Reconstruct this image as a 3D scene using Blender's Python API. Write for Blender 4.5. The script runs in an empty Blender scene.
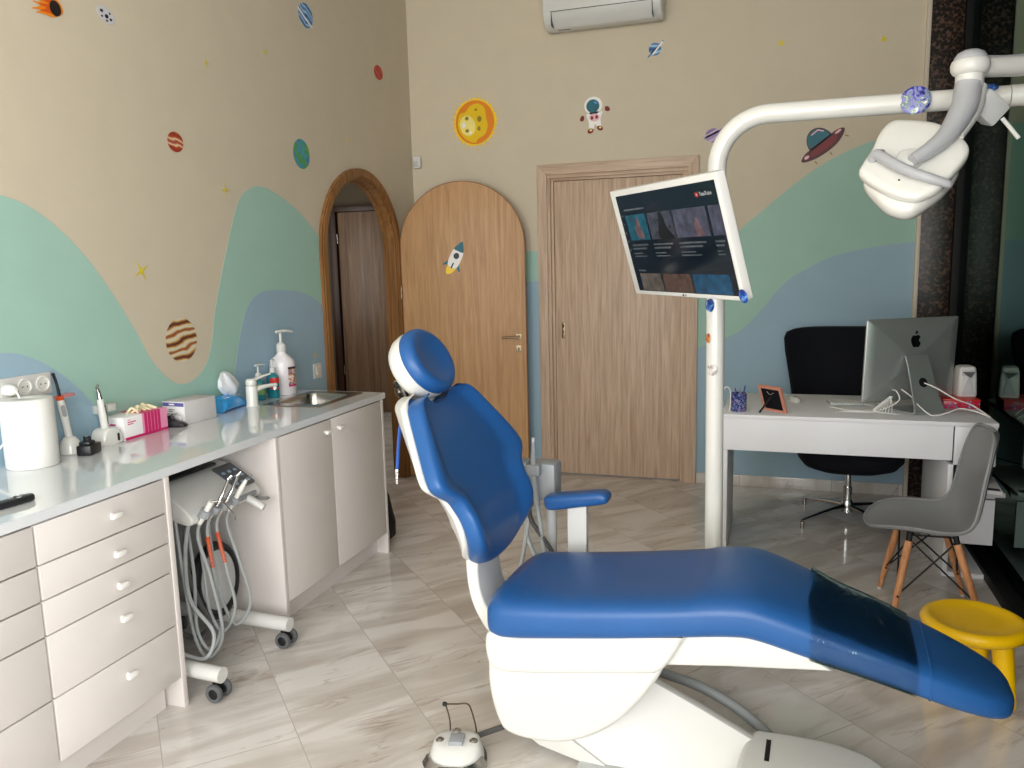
import bpy, bmesh, math, random
from mathutils import Vector, Matrix
random.seed(7)
PI = math.pi
scene = bpy.context.scene
COL = scene.collection

# ------------------------------------------------------------------ materials
def lin(c):
    c = c / 255.0
    return c / 12.92 if c <= 0.04045 else ((c + 0.055) / 1.055) ** 2.4
def rgb(t, k=1.0):
    return tuple(min(1.0, lin(v) * k) for v in t) + (1.0,)
MATS = {}
def mat(name, col, rough=0.5, metal=0.0, spec=0.5, coat=0.0, var=0.05, vscale=6.0, bump=0.0, bscale=60.0,
        trans=0.0, ior=1.45, emit=None, estr=0.0, alpha=1.0, stretch=(1, 1, 1)):
    """principled material whose colour and grain come from noise nodes"""
    m = bpy.data.materials.new(name); m.use_nodes = True
    nt = m.node_tree; N = nt.nodes; L = nt.links
    b = N['Principled BSDF']
    b.inputs['Roughness'].default_value = rough
    b.inputs['Metallic'].default_value = metal
    b.inputs['Specular IOR Level'].default_value = spec
    b.inputs['Coat Weight'].default_value = coat
    b.inputs['Coat Roughness'].default_value = 0.04
    b.inputs['Transmission Weight'].default_value = trans
    b.inputs['IOR'].default_value = ior
    b.inputs['Alpha'].default_value = alpha
    tc = N.new('ShaderNodeTexCoord'); mp = N.new('ShaderNodeMapping')
    mp.inputs['Scale'].default_value = stretch
    L.new(tc.outputs['Object'], mp.inputs['Vector'])
    no = N.new('ShaderNodeTexNoise'); no.inputs['Scale'].default_value = vscale; no.inputs['Detail'].default_value = 4
    L.new(mp.outputs['Vector'], no.inputs['Vector'])
    cr = N.new('ShaderNodeValToRGB')
    cr.color_ramp.elements[0].position = 0.3; cr.color_ramp.elements[1].position = 0.7
    c = rgb(col)
    cr.color_ramp.elements[0].color = tuple(max(0, v * (1 - var)) for v in c[:3]) + (1,)
    cr.color_ramp.elements[1].color = tuple(min(1, v * (1 + var)) for v in c[:3]) + (1,)
    L.new(no.outputs['Fac'], cr.inputs['Fac']); L.new(cr.outputs['Color'], b.inputs['Base Color'])
    if bump:
        n2 = N.new('ShaderNodeTexNoise'); n2.inputs['Scale'].default_value = bscale
        L.new(tc.outputs['Object'], n2.inputs['Vector'])
        bu = N.new('ShaderNodeBump'); bu.inputs['Strength'].default_value = bump; bu.inputs['Distance'].default_value = 0.004
        L.new(n2.outputs['Fac'], bu.inputs['Height']); L.new(bu.outputs['Normal'], b.inputs['Normal'])
    if emit:
        b.inputs['Emission Color'].default_value = rgb(emit); b.inputs['Emission Strength'].default_value = estr
    MATS[name] = m
    return m

def wood(name, dark, light, rough=0.45, scale=1.0, axis='z'):
    """long grain along one axis, fine pores, broad cathedral tone shifts"""
    m = bpy.data.materials.new(name); m.use_nodes = True
    nt = m.node_tree; N = nt.nodes; L = nt.links; b = N['Principled BSDF']
    b.inputs['Roughness'].default_value = rough; b.inputs['Specular IOR Level'].default_value = 0.35
    tc = N.new('ShaderNodeTexCoord')
    def ns(sc, st, det=6, dist=0.0):
        mp = N.new('ShaderNodeMapping')
        mp.inputs['Scale'].default_value = {'z': (sc, sc, st), 'x': (st, sc, sc), 'y': (sc, st, sc)}[axis]
        L.new(tc.outputs['Object'], mp.inputs['Vector'])
        n = N.new('ShaderNodeTexNoise'); n.inputs['Scale'].default_value = 1.0; n.inputs['Detail'].default_value = det
        n.inputs['Distortion'].default_value = dist
        L.new(mp.outputs['Vector'], n.inputs['Vector']); return n
    a = ns(28 * scale, 1.3 * scale, 7, 0.6); f = ns(170 * scale, 5 * scale, 3)
    mx = N.new('ShaderNodeMix'); mx.data_type = 'FLOAT'; mx.inputs[0].default_value = 0.32
    L.new(a.outputs['Fac'], mx.inputs[2]); L.new(f.outputs['Fac'], mx.inputs[3])
    cr = N.new('ShaderNodeValToRGB'); e = cr.color_ramp.elements
    e[0].position = 0.36; e[0].color = rgb(dark); e[1].position = 0.62; e[1].color = rgb(light)
    L.new(mx.outputs[0], cr.inputs['Fac']); L.new(cr.outputs['Color'], b.inputs['Base Color'])
    bu = N.new('ShaderNodeBump'); bu.inputs['Strength'].default_value = 0.12; bu.inputs['Distance'].default_value = 0.003
    L.new(f.outputs['Fac'], bu.inputs['Height']); L.new(bu.outputs['Normal'], b.inputs['Normal'])
    MATS[name] = m
    return m

def banded(name, cols, rot=(0, 0, 0), scale=12.0, dist=3.0, rough=0.45, kind='wave', pos=None, detail=3):
    """printed sticker pattern: wavy bands or blotches through a colour ramp"""
    m = bpy.data.materials.new(name); m.use_nodes = True
    nt = m.node_tree; N = nt.nodes; L = nt.links; b = N['Principled BSDF']
    b.inputs['Roughness'].default_value = rough
    tc = N.new('ShaderNodeTexCoord'); mp = N.new('ShaderNodeMapping'); mp.inputs['Rotation'].default_value = rot
    L.new(tc.outputs['Object'], mp.inputs['Vector'])
    if kind == 'wave':
        t = N.new('ShaderNodeTexWave'); t.bands_direction = 'Z'; t.inputs['Scale'].default_value = scale
        t.inputs['Distortion'].default_value = dist; t.inputs['Detail'].default_value = detail; t.inputs['Detail Scale'].default_value = 1.5
    else:
        t = N.new('ShaderNodeTexNoise'); t.inputs['Scale'].default_value = scale; t.inputs['Detail'].default_value = detail
        t.inputs['Distortion'].default_value = dist
    L.new(mp.outputs['Vector'], t.inputs['Vector'])
    cr = N.new('ShaderNodeValToRGB'); cr.color_ramp.interpolation = 'LINEAR'
    n = len(cols)
    while len(cr.color_ramp.elements) < n: cr.color_ramp.elements.new(0.5)
    lo, hi = (0.0, 1.0) if kind == 'wave' else (0.32, 0.68)
    for i, c in enumerate(cols):
        cr.color_ramp.elements[i].position = pos[i] if pos else lo + (hi - lo) * i / max(1, n - 1)
        cr.color_ramp.elements[i].color = rgb(c)
    L.new(t.outputs['Fac'], cr.inputs['Fac']); L.new(cr.outputs['Color'], b.inputs['Base Color'])
    MATS[name] = m
    return m

# ------------------------------------------------------------------ objects
WM = {}     # world matrix of every Empty
def thing(name, label, cat, loc=(0, 0, 0), rotz=0.0, group=None):
    o = bpy.data.objects.new(name, None); COL.objects.link(o)
    o.empty_display_size = 0.05
    o.location = loc; o.rotation_euler = (0, 0, rotz)
    WM[o] = Matrix.Translation(Vector(loc)) @ Matrix.Rotation(rotz, 4, 'Z')
    o['label'] = label; o['category'] = cat
    if group: o['group'] = group
    return o
def tag(o, label, cat, group=None):
    o['label'] = label; o['category'] = cat
    if group: o['group'] = group
    return o
def obj(name, bm, m, parent=None, world=True, angle=40, label=None, origin=None):
    """link a bmesh as one object; parts given in world coordinates are moved into their parent's frame"""
    me = bpy.data.meshes.new(name)
    W = Matrix.Identity(4)
    if parent is not None:
        if world: bm.transform(WM[parent].inverted())
        W = WM[parent]
    elif origin is not None:
        W = Matrix.Translation(Vector(origin)); bm.transform(W.inverted())
    bmesh.ops.recalc_face_normals(bm, faces=bm.faces)
    bm.to_mesh(me); bm.free()
    for p in me.polygons: p.use_smooth = True
    me.set_sharp_from_angle(angle=math.radians(angle))
    ms = m if isinstance(m, (list, tuple)) else [m]
    for x in ms: me.materials.append(MATS[x] if isinstance(x, str) else x)
    o = bpy.data.objects.new(name, me); COL.objects.link(o)
    if parent is not None: o.parent = parent
    elif origin is not None: o.location = origin
    WM[o] = W
    if label: o['label'] = label
    return o
def struct(name, bm, m, **k):
    o = obj(name, bm, m, **k)
    if k.get('parent') is None: o['kind'] = 'structure'
    return o
def copy_thing(o, loc, label, rotz=None):
    r = o.copy(); COL.objects.link(r); r.location = loc
    if rotz is not None: r.rotation_euler = (0, 0, rotz)
    r['label'] = label
    WM[r] = Matrix.Translation(Vector(loc)) @ Matrix.Rotation(r.rotation_euler.z, 4, 'Z')
    for c in [x for x in list(bpy.data.objects) if x.parent == o]:
        d = c.copy(); COL.objects.link(d); d.parent = r
        for g in [x for x in list(bpy.data.objects) if x.parent == c]:
            h = g.copy(); COL.objects.link(h); h.parent = d
    return r

# ------------------------------------------------------------------ shapes
def NB(): return bmesh.new()
def merge(bm, b2, mi=0, M=None):
    if M is not None: b2.transform(M)
    bmesh.ops.recalc_face_normals(b2, faces=b2.faces)
    for f in b2.faces: f.material_index = mi
    t = bpy.data.meshes.new('tmp'); b2.to_mesh(t); b2.free()
    bm.from_mesh(t); bpy.data.meshes.remove(t)
    return bm
def box(x0, x1, y0, y1, z0, z1, bev=0.0, seg=2, bm=None, mi=0, M=None):
    b = NB(); bmesh.ops.create_cube(b, size=1.0)
    for v in b.verts:
        v.co = Vector(((x0 + x1) / 2 + v.co.x * (x1 - x0), (y0 + y1) / 2 + v.co.y * (y1 - y0), (z0 + z1) / 2 + v.co.z * (z1 - z0)))
    if bev > 0:
        bmesh.ops.bevel(b, geom=b.edges[:], offset=bev, segments=seg, affect='EDGES', profile=0.5)
    return merge(bm if bm is not None else NB(), b, mi, M)
def align(axis):
    return Vector((0, 0, 1)).rotation_difference(Vector(axis).normalized()).to_matrix().to_4x4()
def lathe(prof, center=(0, 0, 0), axis=(0, 0, 1), seg=28, bm=None, mi=0, sx=1.0, sy=1.0, M=None):
    """revolve (radius, height) pairs; radius 0 closes the end"""
    b = NB(); rings = []
    for r, z in prof:
        if r < 1e-6: rings.append([b.verts.new((0, 0, z))])
        else: rings.append([b.verts.new((r * sx * math.cos(2 * PI * i / seg), r * sy * math.sin(2 * PI * i / seg), z)) for i in range(seg)])
    for a, c in zip(rings, rings[1:]):
        for i in range(seg):
            j = (i + 1) % seg
            if len(a) == 1 and len(c) == 1: continue
            if len(a) == 1: b.faces.new((a[0], c[i], c[j]))
            elif len(c) == 1: b.faces.new((a[i], a[j], c[0]))
            else: b.faces.new((a[i], a[j], c[j], c[i]))
    if len(rings[0]) > 1: b.faces.new(rings[0])
    if len(rings[-1]) > 1: b.faces.new(rings[-1])
    T = Matrix.Translation(Vector(center)) @ align(axis)
    if M is not None: T = M @ T
    return merge(bm if bm is not None else NB(), b, mi, T)
def cyl(p0, p1, r, r1=None, seg=20, bm=None, mi=0, bev=0.0):
    p0 = Vector(p0); p1 = Vector(p1); h = (p1 - p0).length; r1 = r if r1 is None else r1
    if bev: prof = [(r - bev, 0), (r - bev * .3, bev * .3), (r, bev), (r1, h - bev), (r1 - bev * .3, h - bev * .3), (r1 - bev, h)]
    else: prof = [(r, 0), (r1, h)]
    return lathe(prof, p0, p1 - p0, seg, bm, mi)
def spline(pts, n=8, closed=False):
    P = [Vector(p) for p in pts]; out = []
    m = len(P)
    for i in range(m if closed else m - 1):
        if closed: a, b, c, d = P[i - 1], P[i], P[(i + 1) % m], P[(i + 2) % m]
        else: a, b, c, d = P[max(i - 1, 0)], P[i], P[i + 1], P[min(i + 2, m - 1)]
        for k in range(n):
            t = k / n
            out.append(0.5 * ((2 * b) + (c - a) * t + (2 * a - 5 * b + 4 * c - d) * t * t + (-a + 3 * b - 3 * c + d) * t ** 3))
    if not closed: out.append(P[-1])
    return out
def tube(pts, r, seg=10, n=8, bm=None, mi=0, smooth=True, flat=1.0):
    """sweep a circle along a curve; r may be a list along the control points"""
    P = spline(pts, n) if smooth and len(pts) > 2 else [Vector(p) for p in pts]
    m = len(P)
    def rad(i):
        if not isinstance(r, (list, tuple)): return r
        f = i / (m - 1) * (len(r) - 1); k = min(int(f), len(r) - 2); return r[k] + (r[k + 1] - r[k]) * (f - k)
    b = NB(); rings = []; t0 = (P[1] - P[0]).normalized()
    u = t0.orthogonal().normalized()
    if abs(t0.z) < 0.95: u = t0.cross(Vector((0, 0, 1))).normalized()
    for i in range(m):
        t = (P[min(i + 1, m - 1)] - P[max(i - 1, 0)])
        t = t.normalized() if t.length > 1e-9 else t0
        u = (u - t * u.dot(t)); u = u.normalized() if u.length > 1e-6 else t.orthogonal().normalized()
        w = t.cross(u); R = rad(i)
        rings.append([b.verts.new(P[i] + (u * math.cos(2 * PI * k / seg) + w * math.sin(2 * PI * k / seg) * flat) * R) for k in range(seg)])
    for a, c in zip(rings, rings[1:]):
        for k in range(seg):
            j = (k + 1) % seg; b.faces.new((a[k], a[j], c[j], c[k]))
    b.faces.new(rings[0][::-1]); b.faces.new(rings[-1])
    return merge(bm if bm is not None else NB(), b, mi)
def loft(rings, bm=None, mi=0, cap=True, closed=True, M=None):
    b = NB(); R = [[b.verts.new(p) for p in ring] for ring in rings]; n = len(R[0])
    for a, c in zip(R, R[1:]):
        for k in range(n if closed else n - 1):
            j = (k + 1) % n; b.faces.new((a[k], a[j], c[j], c[k]))
    if cap and closed: b.faces.new(R[0][::-1]); b.faces.new(R[-1])
    return merge(bm if bm is not None else NB(), b, mi, M)
PL = {'xz': lambda a, b, d: (a, d, b), 'yz': lambda a, b, d: (d, a, b), 'xy': lambda a, b, d: (a, b, d)}
def prism(pts, plane, d0, d1, bev=0.0, seg=3, bm=None, mi=0, M=None):
    """a 2D outline given thickness d0..d1 across its plane"""
    b = NB(); f = PL[plane]
    v0 = [b.verts.new(f(p[0], p[1], d0)) for p in pts]; v1 = [b.verts.new(f(p[0], p[1], d1)) for p in pts]
    f0 = b.faces.new(v0); f1 = b.faces.new(v1[::-1]); n = len(pts)
    for i in range(n):
        j = (i + 1) % n; b.faces.new((v0[j], v0[i], v1[i], v1[j]))
    bmesh.ops.recalc_face_normals(b, faces=b.faces)
    if bev:
        es = list({e for ff in (f0, f1) for e in ff.edges})
        bmesh.ops.bevel(b, geom=es, offset=bev, segments=seg, affect='EDGES', profile=0.5)
    return merge(bm if bm is not None else NB(), b, mi, M)
def smooth2(pts, n=6, closed=True):
    return [(p.x, p.y) for p in spline([(a, b, 0) for a, b in pts], n, closed)]
def rrect(x0, x1, y0, y1, r, n=5):
    out = []
    for cx, cy, a in ((x1 - r, y1 - r, 0), (x0 + r, y1 - r, 90), (x0 + r, y0 + r, 180), (x1 - r, y0 + r, 270)):
        for k in range(n + 1):
            t = math.radians(a + 90 * k / n); out.append((cx + r * math.cos(t), cy + r * math.sin(t)))
    return out
def ell(cx, cy, rx, ry, n=32, a0=0.0, rot=0.0):
    out = []
    for k in range(n):
        t = 2 * PI * k / n + a0; x = rx * math.cos(t); y = ry * math.sin(t)
        out.append((cx + x * math.cos(rot) - y * math.sin(rot), cy + x * math.sin(rot) + y * math.cos(rot)))
    return out
def sring(cx, cz, hx, hz, n=28, e=2.6):
    """superellipse as (a, b) pairs"""
    out = []
    for k in range(n):
        t = 2 * PI * (k + 0.5) / n; c, s = math.cos(t), math.sin(t)
        out.append((cx + hx * math.copysign(abs(c) ** (2 / e), c), cz + hz * math.copysign(abs(s) ** (2 / e), s)))
    return out
def text_bm(body, size, M, mi=0, bm=None, thick=0.0004, bold=0.0):
    """lettering as mesh; M places its x-right / y-up plane"""
    cu = bpy.data.curves.new('txt', 'FONT'); cu.body = body; cu.size = size; cu.extrude = thick; cu.offset = bold
    cu.align_x = 'CENTER'; cu.align_y = 'CENTER'
    o = bpy.data.objects.new('txt', cu); COL.objects.link(o)
    dg = bpy.context.evaluated_depsgraph_get(); dg.update()
    me = bpy.data.meshes.new_from_object(o.evaluated_get(dg))
    b = NB(); b.from_mesh(me)
    bpy.data.objects.remove(o); bpy.data.curves.remove(cu); bpy.data.meshes.remove(me)
    return merge(bm if bm is not None else NB(), b, mi, M)
def frame(o, x, y):
    """4x4 placing local x,y axes at origin o"""
    x = Vector(x).normalized(); y = Vector(y); y = (y - x * y.dot(x)).normalized(); z = x.cross(y)
    return Matrix(((x.x, y.x, z.x, o[0]), (x.y, y.y, z.y, o[1]), (x.z, y.z, z.z, o[2]), (0, 0, 0, 1)))
# ------------------------------------------------------------------ material list
mat('paint_tan', (204, 193, 171), 0.75, var=0.02, bump=0.05, bscale=220)
mat('paint_green', (160, 196, 182), 0.7, var=0.02, bump=0.05, bscale=220)
mat('paint_blue', (152, 180, 196), 0.7, var=0.02, bump=0.05, bscale=220)
mat('ceiling_white', (206, 204, 198), 0.85, var=0.02)
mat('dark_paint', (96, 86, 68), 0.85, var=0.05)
mat('cabinet_white', (219, 213, 209), 0.32, var=0.015)
mat('knob_white', (240, 238, 234), 0.2, var=0.01, coat=0.5)
mat('worktop_white', (218, 221, 224), 0.06, var=0.015, coat=0.6)
mat('plastic_white', (210, 210, 206), 0.32, var=0.015)
mat('plastic_white_gloss', (224, 224, 218), 0.2, var=0.01, coat=0.5)
mat('plastic_grey', (150, 154, 158), 0.4, var=0.04)
mat('plastic_light_grey', (188, 190, 190), 0.4, var=0.03)
mat('plastic_dark', (26, 27, 30), 0.38, var=0.1)
mat('rubber_black', (16, 16, 17), 0.6, var=0.1)
mat('tire_grey', (90, 92, 94), 0.6, var=0.08)
mat('leather_blue', (34, 86, 147), 0.36, var=0.05, vscale=4, bump=0.10, bscale=420)
mat('chrome', (214, 214, 216), 0.12, metal=1.0, var=0.02)
mat('steel', (170, 166, 160), 0.26, metal=1.0, var=0.05, vscale=30)
mat('dark_steel', (92, 84, 76), 0.3, metal=1.0, var=0.1, vscale=20)
mat('brass_steel', (128, 112, 90), 0.38, metal=1.0, var=0.05)
mat('hose_grey', (158, 162, 162), 0.42, var=0.04)
mat('hose_dark', (84, 84, 84), 0.5, var=0.06)
mat('orange_spring', (206, 92, 56), 0.45, var=0.06)
mat('paper_white', (228, 227, 222), 0.85, var=0.02, bump=0.15, bscale=160)
mat('tissue', (232, 236, 240), 0.8, var=0.04, bump=0.3, bscale=40)
mat('card_white', (238, 236, 236), 0.5, var=0.02)
mat('card_grey', (204, 202, 202), 0.5, var=0.02)
mat('magenta', (205, 28, 104), 0.4, var=0.04)
mat('pink_light', (234, 150, 186), 0.4, var=0.04)
mat('purple_label', (98, 96, 160), 0.4, var=0.05)
mat('ink', (40, 42, 56), 0.5, var=0.1)
mat('packet_blue', (40, 146, 212), 0.22, var=0.22, vscale=28, coat=0.4)
mat('latex', (236, 226, 188), 0.6, var=0.06)
mat('teal_liquid', (22, 120, 132), 0.15, var=0.1, coat=0.5)
mat('green_label', (108, 156, 84), 0.4, var=0.15, vscale=40)
mat('red_label', (212, 52, 44), 0.35, var=0.1, vscale=40)
banded('bottle_label', [(214, 196, 190), (70, 50, 110), (222, 150, 70), (236, 232, 232), (190, 60, 90)], scale=42, dist=1.0, kind='noise')
mat('bottle_white', (232, 228, 230), 0.3, var=0.02)
mat('yellow_plastic', (240, 192, 8), 0.3, var=0.03)
mat('shell_grey', (128, 130, 131), 0.5, var=0.02)
mat('velvet_black', (13, 15, 22), 0.85, var=0.1, bump=0.2, bscale=300, spec=0.25)
mat('lamp_grey', (172, 174, 178), 0.3, var=0.02)
mat('alu', (184, 190, 188), 0.42, metal=0.75, var=0.02)
mat('logo_black', (8, 9, 10), 0.2, var=0.05, coat=0.5)
mat('desk_white', (228, 229, 232), 0.5, var=0.01)
mat('rose_gold', (224, 152, 128), 0.35, metal=0.25, var=0.03)
banded('floral_blue', [(14, 22, 70), (20, 34, 104), (34, 62, 140), (150, 160, 190), (150, 60, 70)], scale=70, dist=1.2, kind='noise', rough=0.3)
banded('album_red', [(150, 16, 36), (196, 30, 52), (210, 40, 60), (66, 96, 150), (230, 200, 200)], scale=48, dist=0.8, kind='noise', rough=0.3)
mat('cloth_grey', (188, 190, 194), 0.7, var=0.05)
mat('cable_white', (234, 234, 230), 0.4, var=0.02)
mat('frame_black', (9, 10, 11), 0.6, spec=0.25, var=0.1)
mat('screen_dark', (10, 18, 26), 0.09, var=0.08, emit=(12, 26, 38), estr=0.25)
mat('trim_white', (206, 196, 178), 0.5, var=0.03)
mat('strap_blue', (36, 82, 160), 0.6, var=0.1)
wood('oak_grey', (172, 147, 124), (208, 183, 160), scale=1.5)
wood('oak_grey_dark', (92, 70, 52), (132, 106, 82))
wood('oak_warm', (168, 126, 84), (196, 154, 108), scale=1.6)
wood('oak_frame', (116, 78, 40), (154, 110, 66), scale=1.5)
wood('beech', (176, 116, 74), (212, 154, 108), scale=2.0)

# granite
def granite():
    m = bpy.data.materials.new('granite_brown'); m.use_nodes = True
    nt = m.node_tree; N = nt.nodes; L = nt.links; b = N['Principled BSDF']; b.inputs['Roughness'].default_value = 0.34; b.inputs['Specular IOR Level'].default_value = 0.3
    tc = N.new('ShaderNodeTexCoord')
    v = N.new('ShaderNodeTexVoronoi'); v.inputs['Scale'].default_value = 60; L.new(tc.outputs['Object'], v.inputs['Vector'])
    n = N.new('ShaderNodeTexNoise'); n.inputs['Scale'].default_value = 45; n.inputs['Detail'].default_value = 5; L.new(tc.outputs['Object'], n.inputs['Vector'])
    mx = N.new('ShaderNodeMix'); mx.data_type = 'FLOAT'; mx.inputs[0].default_value = 0.55
    L.new(v.outputs['Distance'], mx.inputs[2]); L.new(n.outputs['Fac'], mx.inputs[3])
    cr = N.new('ShaderNodeValToRGB'); e = cr.color_ramp.elements
    e[0].position = 0.40; e[0].color = rgb((16, 13, 12)); e[1].position = 0.66; e[1].color = rgb((92, 70, 58))
    k = cr.color_ramp.elements.new(0.53); k.color = rgb((42, 31, 27))
    L.new(mx.outputs[0], cr.inputs['Fac']); L.new(cr.outputs['Color'], b.inputs['Base Color'])
    MATS['granite'] = m
granite()

# polished marble tiles laid on the diagonal
def marble():
    m = bpy.data.materials.new('marble_tile'); m.use_nodes = True
    nt = m.node_tree; N = nt.nodes; L = nt.links; b = N['Principled BSDF']
    b.inputs['Roughness'].default_value = 0.10; b.inputs['Specular IOR Level'].default_value = 0.5
    tc = N.new('ShaderNodeTexCoord')
    mp = N.new('ShaderNodeMapping'); mp.inputs['Rotation'].default_value = (0, 0, math.radians(45)); mp.inputs['Location'].default_value = (0.103, 0.820, 0)
    L.new(tc.outputs['Object'], mp.inputs['Vector'])
    br = N.new('ShaderNodeTexBrick'); br.inputs['Scale'].default_value = 1.0
    br.inputs['Brick Width'].default_value = 0.824; br.inputs['Row Height'].default_value = 0.412
    br.inputs['Mortar Size'].default_value = 0.0017; br.inputs['Mortar Smooth'].default_value = 0.2
    br.offset = 0.21; br.offset_frequency = 2
    br.inputs['Color1'].default_value = (0.3, 0.3, 0.3, 1); br.inputs['Color2'].default_value = (0.7, 0.7, 0.7, 1)
    L.new(mp.outputs['Vector'], br.inputs['Vector'])
    # per tile shift so that veins break at the joints
    ad = N.new('ShaderNodeVectorMath'); ad.operation = 'MULTIPLY_ADD'; ad.inputs[1].default_value = (7.3, 5.1, 3.7)
    L.new(br.outputs['Color'], ad.inputs[0]); L.new(mp.outputs['Vector'], ad.inputs[2])
    def nz(sx, sy, det, dist):
        q = N.new('ShaderNodeMapping'); q.inputs['Scale'].default_value = (sx, sy, 1); q.inputs['Rotation'].default_value = (0, 0, math.radians(-14))
        L.new(ad.outputs['Vector'], q.inputs['Vector'])
        t = N.new('ShaderNodeTexNoise'); t.inputs['Scale'].default_value = 1; t.inputs['Detail'].default_value = det; t.inputs['Distortion'].default_value = dist
        L.new(q.outputs['Vector'], t.inputs['Vector']); return t
    a = nz(6.5, 1.5, 7, 1.0); c = nz(4.0, 1.0, 6, 1.6); w = nz(9.0, 1.6, 8, 1.6)
    cr = N.new('ShaderNodeValToRGB'); e = cr.color_ramp.elements
    e[0].position = 0.30; e[0].color = rgb((190, 181, 172)); e[1].position = 0.58; e[1].color = rgb((219, 215, 210))
    k = e.new(0.45); k.color = rgb((201, 195, 188))
    L.new(a.outputs['Fac'], cr.inputs['Fac'])
    v = N.new('ShaderNodeValToRGB'); e = v.color_ramp.elements       # thin brown veins
    e[0].position = 0.475; e[0].color = (0, 0, 0, 1); e[1].position = 0.525; e[1].color = (0, 0, 0, 1); k = e.new(0.5); k.color = (1, 1, 1, 1)
    L.new(w.outputs['Fac'], v.inputs['Fac'])
    ml = N.new('ShaderNodeMath'); ml.operation = 'MULTIPLY'; L.new(v.outputs['Color'], ml.inputs[0])
    c2 = N.new('ShaderNodeValToRGB'); e = c2.color_ramp.elements; e[0].position = 0.45; e[0].color = (0, 0, 0, 1); e[1].position = 0.65; e[1].color = (0.55, 0.55, 0.55, 1)
    L.new(c.outputs['Fac'], c2.inputs['Fac']); L.new(c2.outputs['Color'], ml.inputs[1])
    mx = N.new('ShaderNodeMix'); mx.data_type = 'RGBA'; L.new(ml.outputs[0], mx.inputs[0]); L.new(cr.outputs['Color'], mx.inputs[6]); mx.inputs[7].default_value = rgb((140, 112, 94))
    mg = N.new('ShaderNodeMix'); mg.data_type = 'RGBA'; L.new(br.outputs['Fac'], mg.inputs[0]); L.new(mx.outputs[2], mg.inputs[6]); mg.inputs[7].default_value = rgb((176, 169, 161))
    L.new(mg.outputs[2], b.inputs['Base Color'])
    MATS['marble'] = m
marble()

# shop glass: real clear pane with dark green tint
def glassmat(name, tint, rough=0.0, reflect=1.0, bump=False):
    m = bpy.data.materials.new(name); m.use_nodes = True
    nt = m.node_tree; N = nt.nodes; L = nt.links; N.remove(N['Principled BSDF']); out = N['Material Output']
    tr = N.new('ShaderNodeBsdfTransparent'); tr.inputs['Color'].default_value = tint
    gl = N.new('ShaderNodeBsdfGlossy'); gl.inputs['Roughness'].default_value = rough
    gl.inputs['Color'].default_value = (0.62 * reflect, 0.84 * reflect, 0.74 * reflect, 1)
    fr = N.new('ShaderNodeFresnel'); fr.inputs['IOR'].default_value = 1.5
    if bump:
        tc = N.new('ShaderNodeTexCoord'); mp = N.new('ShaderNodeMapping'); mp.inputs['Scale'].default_value = (9, 3, 6)
        L.new(tc.outputs['Object'], mp.inputs['Vector'])
        no = N.new('ShaderNodeTexNoise'); no.inputs['Scale'].default_value = 3.0; no.inputs['Detail'].default_value = 2; no.inputs['Distortion'].default_value = 1.0
        L.new(mp.outputs['Vector'], no.inputs['Vector'])
        bu = N.new('ShaderNodeBump'); bu.inputs['Strength'].default_value = 0.28; bu.inputs['Distance'].default_value = 0.012
        L.new(no.outputs['Fac'], bu.inputs['Height']); L.new(bu.outputs['Normal'], gl.inputs['Normal']); L.new(bu.outputs['Normal'], fr.inputs['Normal'])
    mx = N.new('ShaderNodeMixShader'); L.new(fr.outputs[0], mx.inputs[0]); L.new(tr.outputs[0], mx.inputs[1]); L.new(gl.outputs[0], mx.inputs[2])
    L.new(mx.outputs[0], out.inputs['Surface']); MATS[name] = m
glassmat('shop_glass', (0.62, 0.74, 0.68, 1))
glassmat('clear_vinyl', (0.92, 0.91, 0.92, 1), 0.10, bump=True)
mat('acrylic', (206, 208, 206), 0.1, var=0.02, trans=0.6)
# ------------------------------------------------------------------ the room
H = 3.6; YR = -7.4; XG = 3.6
fl = box(-2.7, 6.2, YR - 0.2, 2.3, -0.1, 0.0)
struct('floor', fl, 'marble')
struct('ceiling', box(-2.7, 6.2, YR - 0.2, 2.3, H, H + 0.1), 'ceiling_white')

# left wall with arched opening, mural hills painted on it
AY, AR, AZ = -0.815, 0.475, 1.63          # arch centre, radius of the opening, spring height
wl = NB()
T = 0.07
box(-T, 0, YR, AY - AR, 0, H, bm=wl); box(-T, 0, AY + AR, 0.0, 0, H, bm=wl)
na = 24
for i in range(na):
    a0 = PI - PI * i / na; a1 = PI - PI * (i + 1) / na
    y0, z0 = AY + AR * math.cos(a0), AZ + AR * math.sin(a0); y1, z1 = AY + AR * math.cos(a1), AZ + AR * math.sin(a1)
    b = NB()
    q = [(y0, z0), (y1, z1), (y1, H), (y0, H)]
    for x in (-T, 0.0): b.faces.new([b.verts.new((x, p[0], p[1])) for p in q])
    b.faces.new([b.verts.new(p) for p in ((-T, y0, z0), (0, y0, z0), (0, y1, z1), (-T, y1, z1))])
    merge(wl, b)
def hill(bm, pts, plane, d, mi):
    top = smooth2(pts, 8, closed=False)
    poly = [(top[0][0], 0.0)] + top + [(top[-1][0], 0.0)]
    prism(poly, plane, 0.0 if plane == 'yz' else -0.0005, d, bm=bm, mi=mi)
G1 = [(-4.9, 0.7), (-4.6, 1.2), (-4.25, 1.62), (-3.95, 1.80), (-3.68, 1.845), (-3.371, 1.813), (-3.215, 1.755), (-3.056, 1.627), (-2.928, 1.468), (-2.815, 1.296),
      (-2.745, 1.169), (-2.66, 1.075), (-2.58, 1.03), (-2.49, 1.035), (-2.40, 1.09), (-2.34, 1.2), (-2.299, 1.348), (-2.196, 1.60), (-2.072, 1.856), (-1.96, 1.945), (-1.86, 1.962), (-1.743, 1.939), (-1.515, 1.845), (-1.31, 1.70)]
hill(wl, G1, 'yz', 0.0010, 1)
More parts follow.
